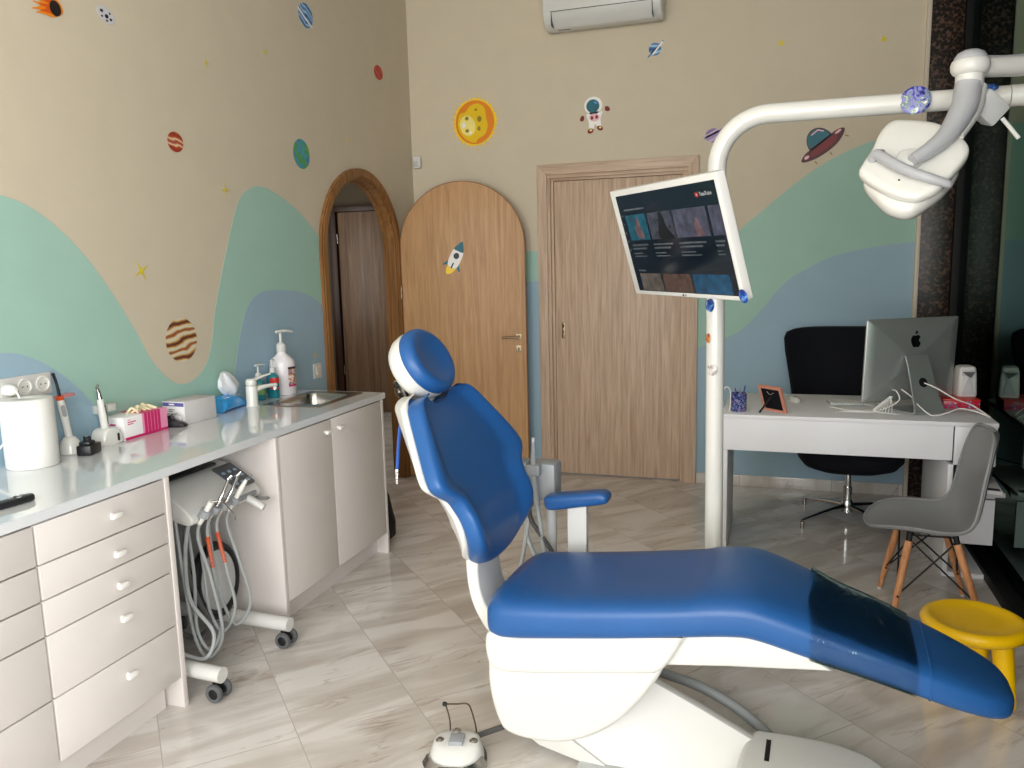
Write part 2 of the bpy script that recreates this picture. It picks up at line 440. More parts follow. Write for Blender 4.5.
hill(wl, [(-0.325, 1.67), (-0.15, 1.665), (0.0, 1.66)], 'yz', 0.0010, 1)
hill(wl, [(-4.7, 0.5), (-4.4, 0.95), (-4.0, 1.2), (-3.7, 1.275), (-3.441, 1.27), (-3.325, 1.24), (-3.206, 1.165), (-3.082, 1.042), (-2.98, 0.90), (-2.9, 0.75)], 'yz', 0.0018, 2)
hill(wl, [(-2.27, 0.75), (-2.235, 0.88), (-2.184, 1.042), (-2.122, 1.22), (-2.04, 1.36), (-1.93, 1.418), (-1.80, 1.424), (-1.62, 1.412), (-1.46, 1.375), (-1.31, 1.30)], 'yz', 0.0018, 2)
hill(wl, [(-0.325, 1.34), (0.0, 1.33)], 'yz', 0.0018, 2)
struct('wall_left', wl, ['paint_tan', 'paint_green', 'paint_blue'])

# back wall with the doorway behind the flush door
DX0, DX1, DZ = 1.025, 1.99, 2.135          # doorway (inside of the casing)
wb = NB()
box(-T, DX0, 0, 0.15, 0, H, bm=wb); box(DX1, XG + 0.05, 0, 0.15, 0, H, bm=wb); box(DX0, DX1, 0, 0.15, DZ, H, bm=wb)
def hillb(pts, d, mi):
    top = smooth2(pts, 8, closed=False); poly = [(top[0][0], 0.0)] + top + [(top[-1][0], 0.0)]
    prism(poly, 'xz', 0.0, -d, bm=wb, mi=mi)
hillb([(0, 1.66), (0.45, 1.64), (0.844, 1.621), (0.985, 1.617)], 0.0010, 1)
hillb([(2.03, 1.40), (2.19, 1.58), (2.32, 1.715), (2.428, 1.808), (2.536, 1.898), (2.684, 2.015), (2.857, 2.127), (3.083, 2.221), (3.36, 2.28)], 0.0010, 1)
hillb([(0, 1.33), (0.5, 1.37), (0.985, 1.41)], 0.0018, 2)
hillb([(2.03, 0.93), (2.16, 0.975), (2.31, 1.042), (2.40, 1.115), (2.477, 1.205), (2.60, 1.358), (2.72, 1.445), (2.905, 1.535), (3.16, 1.588), (3.36, 1.606)], 0.0018, 2)
struct('wall_back', wb, ['paint_tan', 'paint_green', 'paint_blue'])
struct('trim_1', box(3.362, 3.386, -0.030, 0.0, 0, H, 0.003), 'trim_white')
struct('wall_granite', box(3.386, 3.56, -0.018, 0.0, 0, H, 0.002), 'granite')
bb = NB(); box(2.062, 3.36, -0.016, -0.001, 0, 0.076, 0.003, bm=bb); box(0.0, 0.955, -0.016, -0.001, 0, 0.076, 0.003, bm=bb)
struct('baseboard_back', bb, 'marble')

# flush oak door in the back wall
door = bpy.data.objects.new('door_1', None); COL.objects.link(door); door.location = (1.506, 0, 0); WM[door] = Matrix.Translation((1.506, 0, 0)); door['kind'] = 'structure'
door['label'] = 'closed grey oak flush door with stepped casing in the back wall'; door['category'] = 'door'
XL, XR, ZT = 0.953, 2.059, 2.205
cz = NB()
w = 0.070
prism([(XL, 0), (XL + w, 0), (XL + w, ZT - w), (XL, ZT)], 'xz', -0.022, 0.0, 0.0015, bm=cz); prism([(XR, 0), (XR - w, 0), (XR - w, ZT - w), (XR, ZT)], 'xz', -0.022, 0.0, 0.0015, bm=cz)
for s in (0, 1):   # jamb lining stepped back behind the casing
    xa = XL + w if s == 0 else XR - w - 0.022
    box(xa, xa + 0.022, -0.012, 0.15, 0, ZT - w - 0.0221, 0.0008, bm=cz)
    xb = XL + w + 0.022 if s == 0 else XR - w - 0.040
    box(xb, xb + 0.018, 0.010, 0.15, 0, ZT - w - 0.0401, 0.0008, bm=cz)
obj('door_frame', cz, 'oak_grey', door)
ch = NB()
prism([(XL, ZT), (XR, ZT), (XR - w, ZT - w), (XL + w, ZT - w)], 'xz', -0.022, 0.0, 0.002, bm=ch)
box(XL + w, XR - w, -0.012, 0.15, ZT - w - 0.022, ZT - w, 0.0015, bm=ch)
box(XL + w + 0.022, XR - w - 0.022, 0.010, 0.15, ZT - w - 0.040, ZT - w - 0.022, 0.0015, bm=ch)
wood('oak_grey_across', (172, 147, 124), (208, 183, 160), axis='x', scale=1.5)
obj('head_casing', ch, 'oak_grey_across', door)
obj('door_panel', box(XL + w + 0.042, XR - w - 0.042, 0.022, 0.062, 0.008, ZT - w - 0.043, 0.002), 'oak_grey', door)
pl = prism(rrect(1.108, 1.132, 0.995, 1.115, 0.012), 'xz', 0.018, 0.0225, 0.001)
lock = obj('lock_plate', pl, 'brass_steel', door)
kh = prism(ell(1.120, 1.085, 0.006, 0.014, 16), 'xz', 0.0165, 0.0185); prism(ell(1.122, 1.045, 0.004, 0.008, 12), 'xz', 0.0165, 0.0185, bm=kh)
obj('keyhole', kh, 'rubber_black', lock)

# arched opening: oak casing and lining
def arch_band(r0, r1, x0, x1, z1=AZ, mi=0, bm=None, n=32):
    bm = bm if bm is not None else NB()
    pin = [(AY - r0, 0.0), (AY - r0, z1)] + [(AY + r0 * math.cos(PI - PI * i / n), z1 + r0 * math.sin(PI - PI * i / n)) for i in range(1, n)] + [(AY + r0, z1), (AY + r0, 0.0)]
    pout = [(AY - r1, 0.0), (AY - r1, z1)] + [(AY + r1 * math.cos(PI - PI * i / n), z1 + r1 * math.sin(PI - PI * i / n)) for i in range(1, n)] + [(AY + r1, z1), (AY + r1, 0.0)]
    rings = [[(x0, a[0], a[1]), (x1, a[0], a[1]), (x1, c[0], c[1]), (x0, c[0], c[1])] for a, c in zip(pin, pout)]
    return loft(rings, bm=bm, mi=mi)
arch = bpy.data.objects.new('door_2', None); COL.objects.link(arch); arch.location = (0, AY, 0); WM[arch] = Matrix.Translation((0, AY, 0)); arch['kind'] = 'structure'
arch['label'] = 'round topped oak door casing around the arched opening in the mural wall'; arch['category'] = 'door frame'
cs = arch_band(0.466, 0.527, 0.0005, 0.022); arch_band(0.474, 0.517, 0.022, 0.028, bm=cs)
obj('casing', cs, 'oak_frame', arch, angle=30)
ln = arch_band(0.455, 0.474, -0.078, 0.012); arch_band(0.449, 0.455, -0.078, -0.045, bm=ln)
obj('jamb_lining', ln, 'oak_frame', arch, angle=30)

# the open arched leaf
LW = 0.876; ang = math.radians(11)
leaf = thing('arched_door', 'warm oak round topped door leaf standing open against the back wall', 'door', (0.034, -0.322, 0), ang)
def leafpoly(w, zs, r, n=28): return [(0, 0.008), (w, 0.008), (w, zs)] + [(w / 2 + r * math.cos(PI * i / n), zs + r * math.sin(PI * i / n)) for i in range(1, n)] + [(0, zs)]
obj('door_panel', prism(leafpoly(LW, 1.665, LW / 2), 'xz', 0.0, 0.042, 0.002), 'oak_warm', leaf, world=False)
wood('oak_edge', (112, 68, 30), (150, 100, 54))
rb = NB(); n = 28
pin = [(LW, 0.008), (LW, 1.665)] + [(LW / 2 + LW / 2 * math.cos(PI * i / n), 1.665 + LW / 2 * math.sin(PI * i / n)) for i in range(1, n)] + [(0, 1.665), (0, 0.008)]
pout = [(LW + .006, 0.008), (LW + .006, 1.665)] + [(LW / 2 + (LW / 2 + .006) * math.cos(PI * i / n), 1.665 + (LW / 2 + .006) * math.sin(PI * i / n)) for i in range(1, n)] + [(-.004, 1.665), (-.004, 0.008)]
loft([[(a[0], 0.001, a[1]), (a[0], 0.041, a[1]), (c[0], 0.041, c[1]), (c[0], 0.001, c[1])] for a, c in zip(pin, pout)], bm=rb)
obj('edge_band', rb, 'oak_edge', leaf, world=False)
hb = NB(); prism(rrect(LW - 0.075, LW - 0.030, 1.005, 1.045, 0.004), 'xz', -0.006, 0.0, 0.001, bm=hb)
cyl((LW - 0.052, -0.004, 1.025), (LW - 0.052, -0.045, 1.025), 0.009, bm=hb)
tube([(LW - 0.048, -0.045, 1.025), (LW - 0.10, -0.047, 1.025), (LW - 0.165, -0.046, 1.022)], [0.009, 0.008, 0.007], bm=hb)
obj('door_handle', hb, 'brass_steel', leaf, world=False)
kb = prism(rrect(LW - 0.072, LW - 0.032, 0.915, 0.965, 0.004), 'xz', -0.005, 0.0, 0.001)
ky = obj('key_plate', kb, 'brass_steel', leaf, world=False)
kk = prism(ell(LW - 0.052, 0.943, 0.005, 0.005, 12), 'xz', -0.0065, -0.0045); prism([(LW - 0.055, 0.945), (LW - 0.049, 0.945), (LW - 0.048, 0.925), (LW - 0.056, 0.925)], 'xz', -0.0065, -0.0045, bm=kk)
obj('keyhole', kk, 'rubber_black', ky, world=False)
hk = NB(); prism(rrect(LW - 0.075, LW - 0.030, 1.005, 1.045, 0.004), 'xz', 0.042, 0.047, 0.001, bm=hk); cyl((LW - 0.04, 0.045, 1.06), (LW - 0.008, 0.07, 1.075), 0.011, bm=hk)
tube([(LW - 0.052, 0.045, 1.025), (LW - 0.052, 0.075, 1.025), (LW - 0.14, 0.078, 1.022)], 0.008, bm=hk)
obj('rear_handle', hk, 'brass_steel', leaf, world=False)
for z in (0.32, 1.30): obj('hinge', cyl((-0.006, -0.006, z), (-0.006, -0.006, z + 0.09), 0.007), 'brass_steel', leaf, world=False)

# passage behind the arch
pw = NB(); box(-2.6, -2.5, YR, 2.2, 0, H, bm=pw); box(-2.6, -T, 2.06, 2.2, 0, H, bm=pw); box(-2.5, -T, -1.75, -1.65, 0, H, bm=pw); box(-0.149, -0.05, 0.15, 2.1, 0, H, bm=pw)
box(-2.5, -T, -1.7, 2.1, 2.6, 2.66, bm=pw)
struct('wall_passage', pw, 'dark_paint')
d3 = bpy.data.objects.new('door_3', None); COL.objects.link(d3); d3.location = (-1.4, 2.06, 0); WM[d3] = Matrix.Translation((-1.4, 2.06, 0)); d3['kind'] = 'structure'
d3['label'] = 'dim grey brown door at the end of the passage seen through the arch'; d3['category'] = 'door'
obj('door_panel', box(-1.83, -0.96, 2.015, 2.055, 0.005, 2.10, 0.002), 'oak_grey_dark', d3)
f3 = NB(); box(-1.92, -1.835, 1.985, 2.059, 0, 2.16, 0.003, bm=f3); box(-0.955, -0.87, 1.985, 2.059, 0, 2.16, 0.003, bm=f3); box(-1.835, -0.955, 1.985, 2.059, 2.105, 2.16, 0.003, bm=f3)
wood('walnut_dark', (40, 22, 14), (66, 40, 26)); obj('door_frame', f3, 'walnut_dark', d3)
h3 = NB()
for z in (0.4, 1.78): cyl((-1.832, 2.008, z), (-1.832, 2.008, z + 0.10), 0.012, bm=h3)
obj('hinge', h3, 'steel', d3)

# shop window wall on the right
gw = bpy.data.objects.new('window_2', None); COL.objects.link(gw); gw.location = (XG, -3.5, 0); WM[gw] = Matrix.Translation((XG, -3.5, 0)); gw['kind'] = 'structure'
gw['label'] = 'dark reflecting shop window pane along the right side of the room'; gw['category'] = 'window'
obj('pane', box(XG, XG + 0.012, -5.65, -0.01, 0.05, H), 'shop_glass', gw)
gf = NB(); box(XG - 0.07, XG + 0.05, -5.65, -0.015, 0.0, 0.05, 0.004, bm=gf); box(XG - 0.04, XG + 0.03, -0.06, -0.001, 0.05, H, 0.003, bm=gf)
obj('window_frame', gf, 'frame_black', gw)
ow = NB(); box(5.2, 5.3, YR, 0.2, 0, H, bm=ow); box(XG + 0.02, 5.2, -5.75, -5.65, 0, H, bm=ow); box(XG + 0.06, 5.3, 0.05, 0.15, 0, H, bm=ow); box(XG + 0.06, 5.3, YR - 0.1, YR, 0, H, bm=ow)
mat('outside_dark', (46, 52, 48), 0.5, var=0.4, vscale=9)
struct('wall_outside', ow, 'outside_dark')

# wall behind the camera with the daylight window
rw = NB(); WX0, WX1, WZ0, WZ1 = 0.25, 3.3, 0.55, 2.95
box(-T, WX0, YR - 0.15, YR, 0, H, bm=rw); box(WX1, XG + 0.05, YR - 0.15, YR, 0, H, bm=rw)
box(WX0, WX1, YR - 0.15, YR, 0, WZ0, bm=rw); box(WX0, WX1, YR - 0.15, YR, WZ1, H, bm=rw)
struct('wall_front', rw, 'paint_tan')
wf = NB()
for x in (WX0, (WX0 + WX1) / 2 - 0.03, WX1 - 0.06): box(x, x + 0.06, YR - 0.10, YR - 0.04, WZ0, WZ1, 0.004, bm=wf)
for z in (WZ0, WZ1 - 0.06): box(WX0 + 0.06, WX1 - 0.06, YR - 0.10, YR - 0.04, z, z + 0.06, 0.004, bm=wf)
struct('window_1', wf, 'plastic_white')

# street window on the right behind the camera
SY0, SY1, SZ0, SZ1 = YR + 0.15, -5.80, 0.45, 3.05
sw_ = NB(); box(XG, XG + 0.10, YR, SY0, 0, H, bm=sw_); box(XG, XG + 0.10, SY1, -5.65, 0, H, bm=sw_); box(XG, XG + 0.10, SY0, SY1, 0, SZ0, bm=sw_); box(XG, XG + 0.10, SY0, SY1, SZ1, H, bm=sw_)
struct('wall_right', sw_, 'paint_tan')
sf = NB()
for y in (SY0, (SY0 + SY1) / 2 - .03, SY1 - .06): box(XG + .02, XG + .08, y, y + .06, SZ0, SZ1, 0.004, bm=sf)
for z in (SZ0, SZ1 - .06): box(XG + .02, XG + .08, SY0 + .06, SY1 - .06, z, z + .06, 0.004, bm=sf)
struct('window_3', sf, 'plastic_white')

# PIR sensor high in the corner, air conditioner
pir = thing('motion_sensor', 'small white motion sensor in the top corner above the arched door', 'sensor', (0.045, -0.001, 2.28))
b = prism(rrect(0.018, 0.078, 2.235, 2.325, 0.014), 'xz', -0.040, -0.001, 0.010); obj('housing', b, 'plastic_white', pir)
obj('lens', prism(rrect(0.03, 0.066, 2.245, 2.285, 0.008), 'xz', -0.046, -0.040, 0.004), 'plastic_light_grey', pir)

ac = thing('air_conditioner', 'white split air conditioner high on the back wall', 'air conditioner', (1.44, -0.1, 3.0))
def acprof(): return [(-0.001, 3.045), (-0.06, 3.005), (-0.13, 3.012), (-0.185, 3.05), (-0.205, 3.11), (-0.205, 3.30), (-0.18, 3.325), (-0.001, 3.325)]
b = prism(acprof(), 'yz', 1.065, 1.835, 0.012); obj('body', b, 'plastic_white', ac)
g = NB(); box(1.12, 1.785, -0.2085, -0.2035, 3.100, 3.1035, bm=g); 
for pa, pb in (((-0.133, 3.0135), (-0.190, 3.055)),):
    pass
obj('panel_seam', g, 'hose_dark', ac)
lv = NB(); p0 = Vector((0, -0.136, 3.016)); p1 = Vector((0, -0.207, 3.092))
prism([(-0.140, 3.012), (-0.189, 3.046), (-0.2095, 3.092), (-0.204, 3.092), (-0.184, 3.05), (-0.138, 3.016)], 'yz', 1.13, 1.775, 0.001, bm=lv)
obj('air_flap', lv, 'plastic_white', ac)
for xa in (1.125, 1.7785): obj('flap_gap', box(xa, xa + 0.0015, -0.2095, -0.13, 3.014, 3.10), 'hose_dark', ac)
mat('led_white', (255, 255, 255), 0.5, emit=(255, 255, 250), estr=1.5)
obj('display', prism(rrect(1.43, 1.475, 3.155, 3.165, 0.004), 'xz', -0.2075, -0.2045), 'led_white', ac)
lg = NB()
for i, (x, wd) in enumerate(((1.15, .012), (1.168, .008), (1.18, .008), (1.192, .01), (1.206, .006), (1.216, .012))):
    box(x, x + wd, -0.112, -0.104, 3.0065, 3.0095, bm=lg)
obj('maker_mark', lg, 'ink', ac)
ac.location.z += 0.042
sw = thing('light_switch', 'white wall switch beside the arched opening above the sink', 'switch', (0.001, -1.44, 0.94))
obj('plate', prism(rrect(-1.485, -1.40, 0.893, 0.983, 0.008), 'yz', 0.0019, 0.009, 0.002), 'plastic_white', sw)
obj('rocker', prism(rrect(-1.463, -1.422, 0.912, 0.964, 0.003), 'yz', 0.008, 0.0125, 0.002), 'plastic_white_gloss', sw)
# ------------------------------------------------------------------ wall stickers
SG = 'space stickers on the walls'
def sticker(name, label, plane, cx, cz, layers, group=SG, cat='wall sticker', k_=1.0):
    """flat printed decals; each layer is a list of outlines in one colour, laid on top of the last"""
    bm = NB(); ms = []
    for k, (polys, m) in enumerate(layers):
        ms.append(m)
        d = 0.0026 + 0.0004 * k
        for p in polys:
            P = [(cx + a * k_, cz + b * k_) for a, b in p]
            if plane == 'yz': prism(P, 'yz', 0.0019 if k == 0 else d - 0.0004, d, bm=bm, mi=k)
            else: prism(P, 'xz', -0.0019 if k == 0 else -(d - 0.0004), -d, bm=bm, mi=k)
    o = obj(name, bm, ms, origin=(0.001, cx, cz) if plane == 'yz' else (cx, -0.001, cz))
    return tag(o, label, cat, group)
for n, c in (('st_yellow', (246, 206, 30)), ('st_orange', (226, 132, 20)), ('st_gold', (232, 192, 14)), ('st_pale', (242, 226, 130)), ('st_red', (118, 4, 10)), ('st_darkred', (70, 4, 8)),
             ('st_teal', (0, 96, 112)), ('st_black', (26, 20, 22)), ('st_white', (240, 238, 234)), ('st_flame', (206, 84, 20)), ('st_pink', (232, 180, 190)), ('st_skyblue', (70, 150, 205)),
             ('st_lilac', (186, 160, 200)), ('st_navy', (18, 26, 46)), ('st_green', (70, 150, 70)), ('st_star', (214, 196, 40)), ('st_grey', (200, 200, 204)), ('st_olive', (150, 130, 30))):
    mat(n, c, 0.45, var=0.03)
banded('pl_blue', [(30, 70, 140), (80, 160, 210), (190, 220, 236), (50, 110, 180)], (0.5, 0, 0), 6, 4)
banded('pl_stripe', [(168, 60, 26), (232, 206, 172), (190, 84, 34), (150, 46, 24)], (0.25, 0.1, 0), 5.5, 3)
banded('pl_jupiter', [(92, 36, 20), (196, 150, 90), (226, 208, 150), (190, 196, 204), (226, 210, 158), (150, 76, 34)], (-0.12, 0, 0), 4.2, 2.6)
banded('pl_earth', [(40, 120, 168), (60, 150, 190), (60, 150, 80), (110, 170, 70)], scale=18, dist=0.6, kind='noise')
banded('pl_earth_photo', [(24, 22, 90), (58, 60, 160), (150, 150, 210), (90, 130, 90), (236, 236, 240)], scale=26, dist=2.0, kind='noise', rough=0.25)
banded('pl_red', [(150, 30, 30), (186, 46, 36), (206, 80, 60)], scale=26, dist=0.5, kind='noise')
banded('pl_lilac', [(150, 120, 170), (200, 180, 212), (120, 90, 150)], (0, 0.5, 0), 5, 3)
banded('pl_blue_photo', [(16, 30, 90), (36, 80, 170), (120, 170, 220)], scale=40, dist=1.0, kind='noise', rough=0.25)
banded('pl_moon', [(130, 120, 116), (206, 200, 196), (236, 232, 226)], scale=60, dist=0.5, kind='noise', rough=0.25)
banded('pl_orange', [(120, 50, 20), (200, 110, 50), (236, 170, 90)], scale=40, dist=1.0, kind='noise', rough=0.25)

def star4(r, k=0.28, rot=0.0):
    return [((r if i % 2 == 0 else r * k) * math.cos(rot + PI * i / 4), (r if i % 2 == 0 else r * k) * math.sin(rot + PI * i / 4)) for i in range(8)]
# left wall
comet_tail = smooth2([(0.075, -0.035), (0.02, -0.058), (-0.04, -0.055), (-0.10, -0.06), (-0.05, -0.035), (-0.13, -0.045), (-0.06, -0.012), (-0.115, 0.0), (-0.05, 0.012), (-0.11, 0.03), (-0.04, 0.045), (0.02, 0.062), (0.075, 0.05), (0.105, 0.0)], 4)
sticker('comet_sticker', 'flaming comet sticker at the very top of the left wall', 'yz', -3.085, 2.51,
        [([comet_tail], 'st_orange'), ([smooth2([(0.08, -0.03), (0.0, -0.04), (-0.07, -0.04), (-0.02, -0.015), (-0.08, -0.005), (0.0, 0.015), (-0.06, 0.03), (0.03, 0.045), (0.08, 0.03)], 4)], 'st_flame'), ([ell(0.045, 0, 0.042, 0.046)], 'st_black')], k_=0.6)
sticker('moon_sticker', 'white cratered moon sticker beside the comet on the left wall', 'yz', -2.815, 2.552,
        [([ell(0, 0, 0.068, 0.044, rot=-0.35)], 'st_grey'), ([ell(0.005, -0.006, 0.014, 0.012), ell(-0.03, 0.018, 0.012, 0.009), ell(0.035, -0.018, 0.01, 0.008), ell(0.005, -0.03, 0.009, 0.006), ell(-0.03, -0.012, 0.008, 0.006), ell(0.03, 0.015, 0.007, 0.006)], 'st_black')], k_=0.68)
sticker('planet_sticker', 'blue banded planet sticker with a white ring high on the left wall', 'yz', -1.338, 2.945,
        [([ell(0, 0, 0.092, 0.082)], 'pl_blue'), ([[(-0.10, 0.03), (-0.09, 0.038), (0.06, -0.052), (0.09, -0.06), (0.06, -0.064)]], 'st_white')], k_=0.8)
sticker('planet_sticker', 'small plain red planet sticker near the corner of the left wall', 'yz', -0.478, 2.815, [([ell(0, 0, 0.062, 0.046)], 'pl_red')])
sticker('planet_sticker', 'small orange and cream striped planet sticker in the middle of the left wall', 'yz', -2.478, 2.107, [([ell(0, 0, 0.050, 0.044)], 'pl_stripe')])
sticker('planet_sticker', 'green and blue earth sticker on the left wall above the arched opening', 'yz', -1.466, 2.173, [([ell(0, 0, 0.082, 0.082)], 'pl_earth')])
sticker('planet_sticker', 'large brown and cream banded planet sticker low between the green hills', 'yz', -2.545, 1.228, [([ell(0, 0, 0.1, 0.1)], 'pl_jupiter')])
for (y, z, r), lab in zip([(-2.225, 2.498, .022), (-1.748, 2.656, .03), (-0.916, 2.322, .022), (-2.156, 1.923, .034), (-2.751, 1.542, .045), (-1.45, 1.032, .03)],
        ['tiny yellow star sticker right of the moon on the left wall', 'yellow star sticker below the blue ringed planet on the left wall', 'faint yellow star sticker above the arched opening',
         'yellow star sticker beside the peak of the right green hill', 'yellow star sticker in the tan valley above the brown banded planet', 'yellow star sticker on the blue hill above the light switch']):
    sticker('star_sticker', lab, 'yz', y, z, [([star4(r * 1.1, 0.17, 0.5 if r > .04 else 0.0)], 'st_star')], 'yellow star stickers')
# back wall
def craggy(r, n, amp, seed):
    R = random.Random(seed); return [((r + (amp if i % 2 else -amp * R.random())) * math.cos(2 * PI * i / n), (r + (amp if i % 2 else -amp * R.random())) * math.sin(2 * PI * i / n)) for i in range(n)]
cor = []
for i in range(34):
    a = 2 * PI * i / 34; r = 0.168 + 0.012 * (i % 3)
    cor.append(ell(r * math.cos(a), r * math.sin(a), 0.0055, 0.0055, 6))
sticker('sun_sticker', 'large yellow cartoon sun sticker on the back wall', 'xz', 0.50, 2.53,
        [([craggy(0.160, 60, 0.011, 3)], 'st_yellow'), (cor, 'st_gold'), ([ell(0, 0, 0.146, 0.150, 40)], 'st_orange'),
         ([smooth2([(-0.115, 0.06), (-0.07, 0.075), (-0.03, 0.115), (0.03, 0.125), (0.075, 0.09), (0.085, 0.03), (0.095, -0.03), (0.075, -0.085), (0.02, -0.115), (0.0, -0.14), (-0.05, -0.125), (-0.10, -0.085), (-0.13, -0.02)], 5)], 'st_gold'),
         ([ell(-0.055, -0.02, 0.058, 0.072, 28, 0, 0.35)], 'st_pale'), ([ell(-0.085, -0.015, 0.014, 0.018), ell(-0.035, -0.07, 0.01, 0.008)], 'st_white'),
         ([ell(0.035, 0.02, 0.016, 0.020), ell(0.03, -0.045, 0.012, 0.016), ell(0.01, 0.085, 0.010, 0.008), ell(-0.06, 0.03, 0.014, 0.014), ell(-0.06, -0.055, 0.014, 0.012)], 'st_olive')])
sticker('astronaut_sticker', 'white astronaut sticker with a teal visor and red gloves on the back wall', 'xz', 1.36, 2.515,
        [([ell(-0.005, 0.06, 0.062, 0.058), smooth2([(-0.045, 0.012), (-0.050, -0.012), (-0.042, -0.03), (-0.035, -0.06), (-0.035, -0.085), (-0.005, -0.09), (0.005, -0.062), (0.025, -0.08), (0.048, -0.08), (0.044, -0.03), (0.052, -0.005), (0.052, 0.02)], 4)], 'st_white'),
         ([ell(-0.008, 0.057, 0.045, 0.043)], 'st_teal'), ([ell(0.01, 0.078, 0.014, 0.006, 14, 0, -0.6)], 'st_skyblue'),
         ([smooth2([(-0.095, -0.015), (-0.08, 0.0), (-0.068, -0.01), (-0.073, -0.035), (-0.095, -0.035)], 3), smooth2([(0.075, 0.025), (0.078, 0.048), (0.10, 0.045), (0.11, 0.025), (0.095, 0.015)], 3), ell(-0.025, -0.105, 0.022, 0.016, 16, 0, 0.3), ell(0.04, -0.09, 0.022, 0.015, 16, 0, -0.4)], 'st_red'),
         ([ell(0.002, -0.018, 0.036, 0.026)], 'st_pink'), ([ell(-0.014, -0.02, 0.010, 0.012), ell(0.018, -0.016, 0.010, 0.012)], 'st_red'), ([ell(-0.022, -0.100, 0.009, 0.006), ell(0.042, -0.086, 0.009, 0.006)], 'st_pale')])
sticker('planet_sticker', 'small blue ringed planet sticker under the air conditioner', 'xz', 1.768, 2.895,
        [([ell(0, 0, 0.040, 0.040), [(-0.05, -0.045), (-0.043, -0.05), (0.058, 0.045), (0.05, 0.052)]], 'pl_blue'), ([[(-0.02, -0.03), (-0.012, -0.036), (0.055, 0.038), (0.045, 0.045)]], 'st_white')])
sticker('planet_sticker', 'small lilac planet sticker half behind the bend of the white lamp pole', 'xz', 2.145, 2.325, [([ell(0, 0, 0.05, 0.045), [(-0.06, -0.01), (-0.055, -0.02), (0.06, 0.03), (0.055, 0.04)]], 'pl_lilac')])
ca, sa = math.cos(0.62), math.sin(0.62)
def rot(P, a=0.62): return [(x * math.cos(a) - y * math.sin(a), x * math.sin(a) + y * math.cos(a)) for x, y in P]
sticker('flying_saucer_sticker', 'red flying saucer sticker with a teal dome on the back wall', 'xz', 2.815, 2.215,
        [([rot(smooth2([(-0.155, 0.0), (-0.11, 0.025), (-0.02, 0.028), (0.06, 0.032), (0.12, 0.032), (0.155, 0.012), (0.12, -0.02), (0.05, -0.042), (-0.05, -0.042), (-0.12, -0.025)], 5)), rot([(-0.075, 0.02)] + [(0.0 + 0.078 * math.cos(PI - PI * i / 20), 0.025 + 0.098 * math.sin(PI - PI * i / 20)) for i in range(21)] + [(0.078, 0.025)])], 'st_darkred'),
         ([rot([(0.0 + 0.071 * math.cos(PI - PI * i / 20), 0.032 + 0.084 * math.sin(PI - PI * i / 20)) for i in range(21)])], 'st_teal'),
         ([rot(smooth2([(-0.10, 0.0), (0.0, 0.014), (0.10, 0.012), (0.06, -0.022), (-0.05, -0.024)], 5))], 'st_red'),
         ([rot(ell(-0.115, 0.002, 0.016, 0.010)), rot(ell(0.115, 0.018, 0.022, 0.008)), rot([(-0.02, 0.10), (0.03, 0.105), (0.055, 0.075), (0.05, 0.07), (0.027, 0.096), (-0.018, 0.094)])], 'st_pink'),
         ([rot(ell(-0.09, -0.058, 0.004, 0.012)), rot(ell(0.01, -0.066, 0.004, 0.014)), rot(ell(0.14, -0.035, 0.004, 0.014, 12, 0, 0.6))], 'st_olive')])
for (x, z), lab in zip([(2.549, 2.853), (3.136, 2.815)], ['yellow star sticker high on the back wall between planet and lamp', 'yellow star sticker high on the back wall beside the granite strip']):
    sticker('star_sticker', lab, 'xz', x, z, [([star4(0.026, 0.4, 0.4)], 'st_star')], 'yellow star stickers')
# rocket on the arched leaf
bm = NB(); RM = WM[leaf] @ Matrix.Translation((0.392, 0, 1.585)) @ Matrix.Rotation(0.45, 4, 'Y')
ms = []
for k, (polys, m) in enumerate([
        ([smooth2([(-0.032, -0.075), (-0.018, -0.07), (0.02, -0.07), (0.033, -0.06), (0.02, -0.105), (-0.01, -0.13), (-0.028, -0.11)], 4)], 'st_yellow'),
        ([[(-0.036, -0.03), (-0.066, -0.075), (-0.062, -0.085), (-0.03, -0.06)], [(0.036, -0.03), (0.066, -0.075), (0.062, -0.085), (0.03, -0.06)]], 'st_teal'),
        ([smooth2([(-0.03, -0.07), (-0.042, -0.01), (-0.036, 0.05), (0.0, 0.115), (0.036, 0.05), (0.042, -0.01), (0.03, -0.07)], 5)], 'st_white'),
        ([smooth2([(-0.035, 0.052), (0.0, 0.048), (0.035, 0.052), (0.024, 0.085), (0.0, 0.12), (-0.024, 0.085)], 4)], 'st_teal'),
        ([ell(0, 0.012, 0.020, 0.022), [(-0.005, -0.04), (0.005, -0.04), (0.005, -0.08), (-0.005, -0.08)]], 'st_navy')]):
    ms.append(m)
    for p in polys: prism(p, 'xz', -0.0004 - 0.0004 * k, -0.0010 - 0.0004 * k, bm=bm, mi=k, M=RM)
tag(obj('rocket_sticker', bm, ms, origin=tuple(RM.translation)), 'small white and teal rocket sticker on the arched oak door', 'wall sticker', SG)
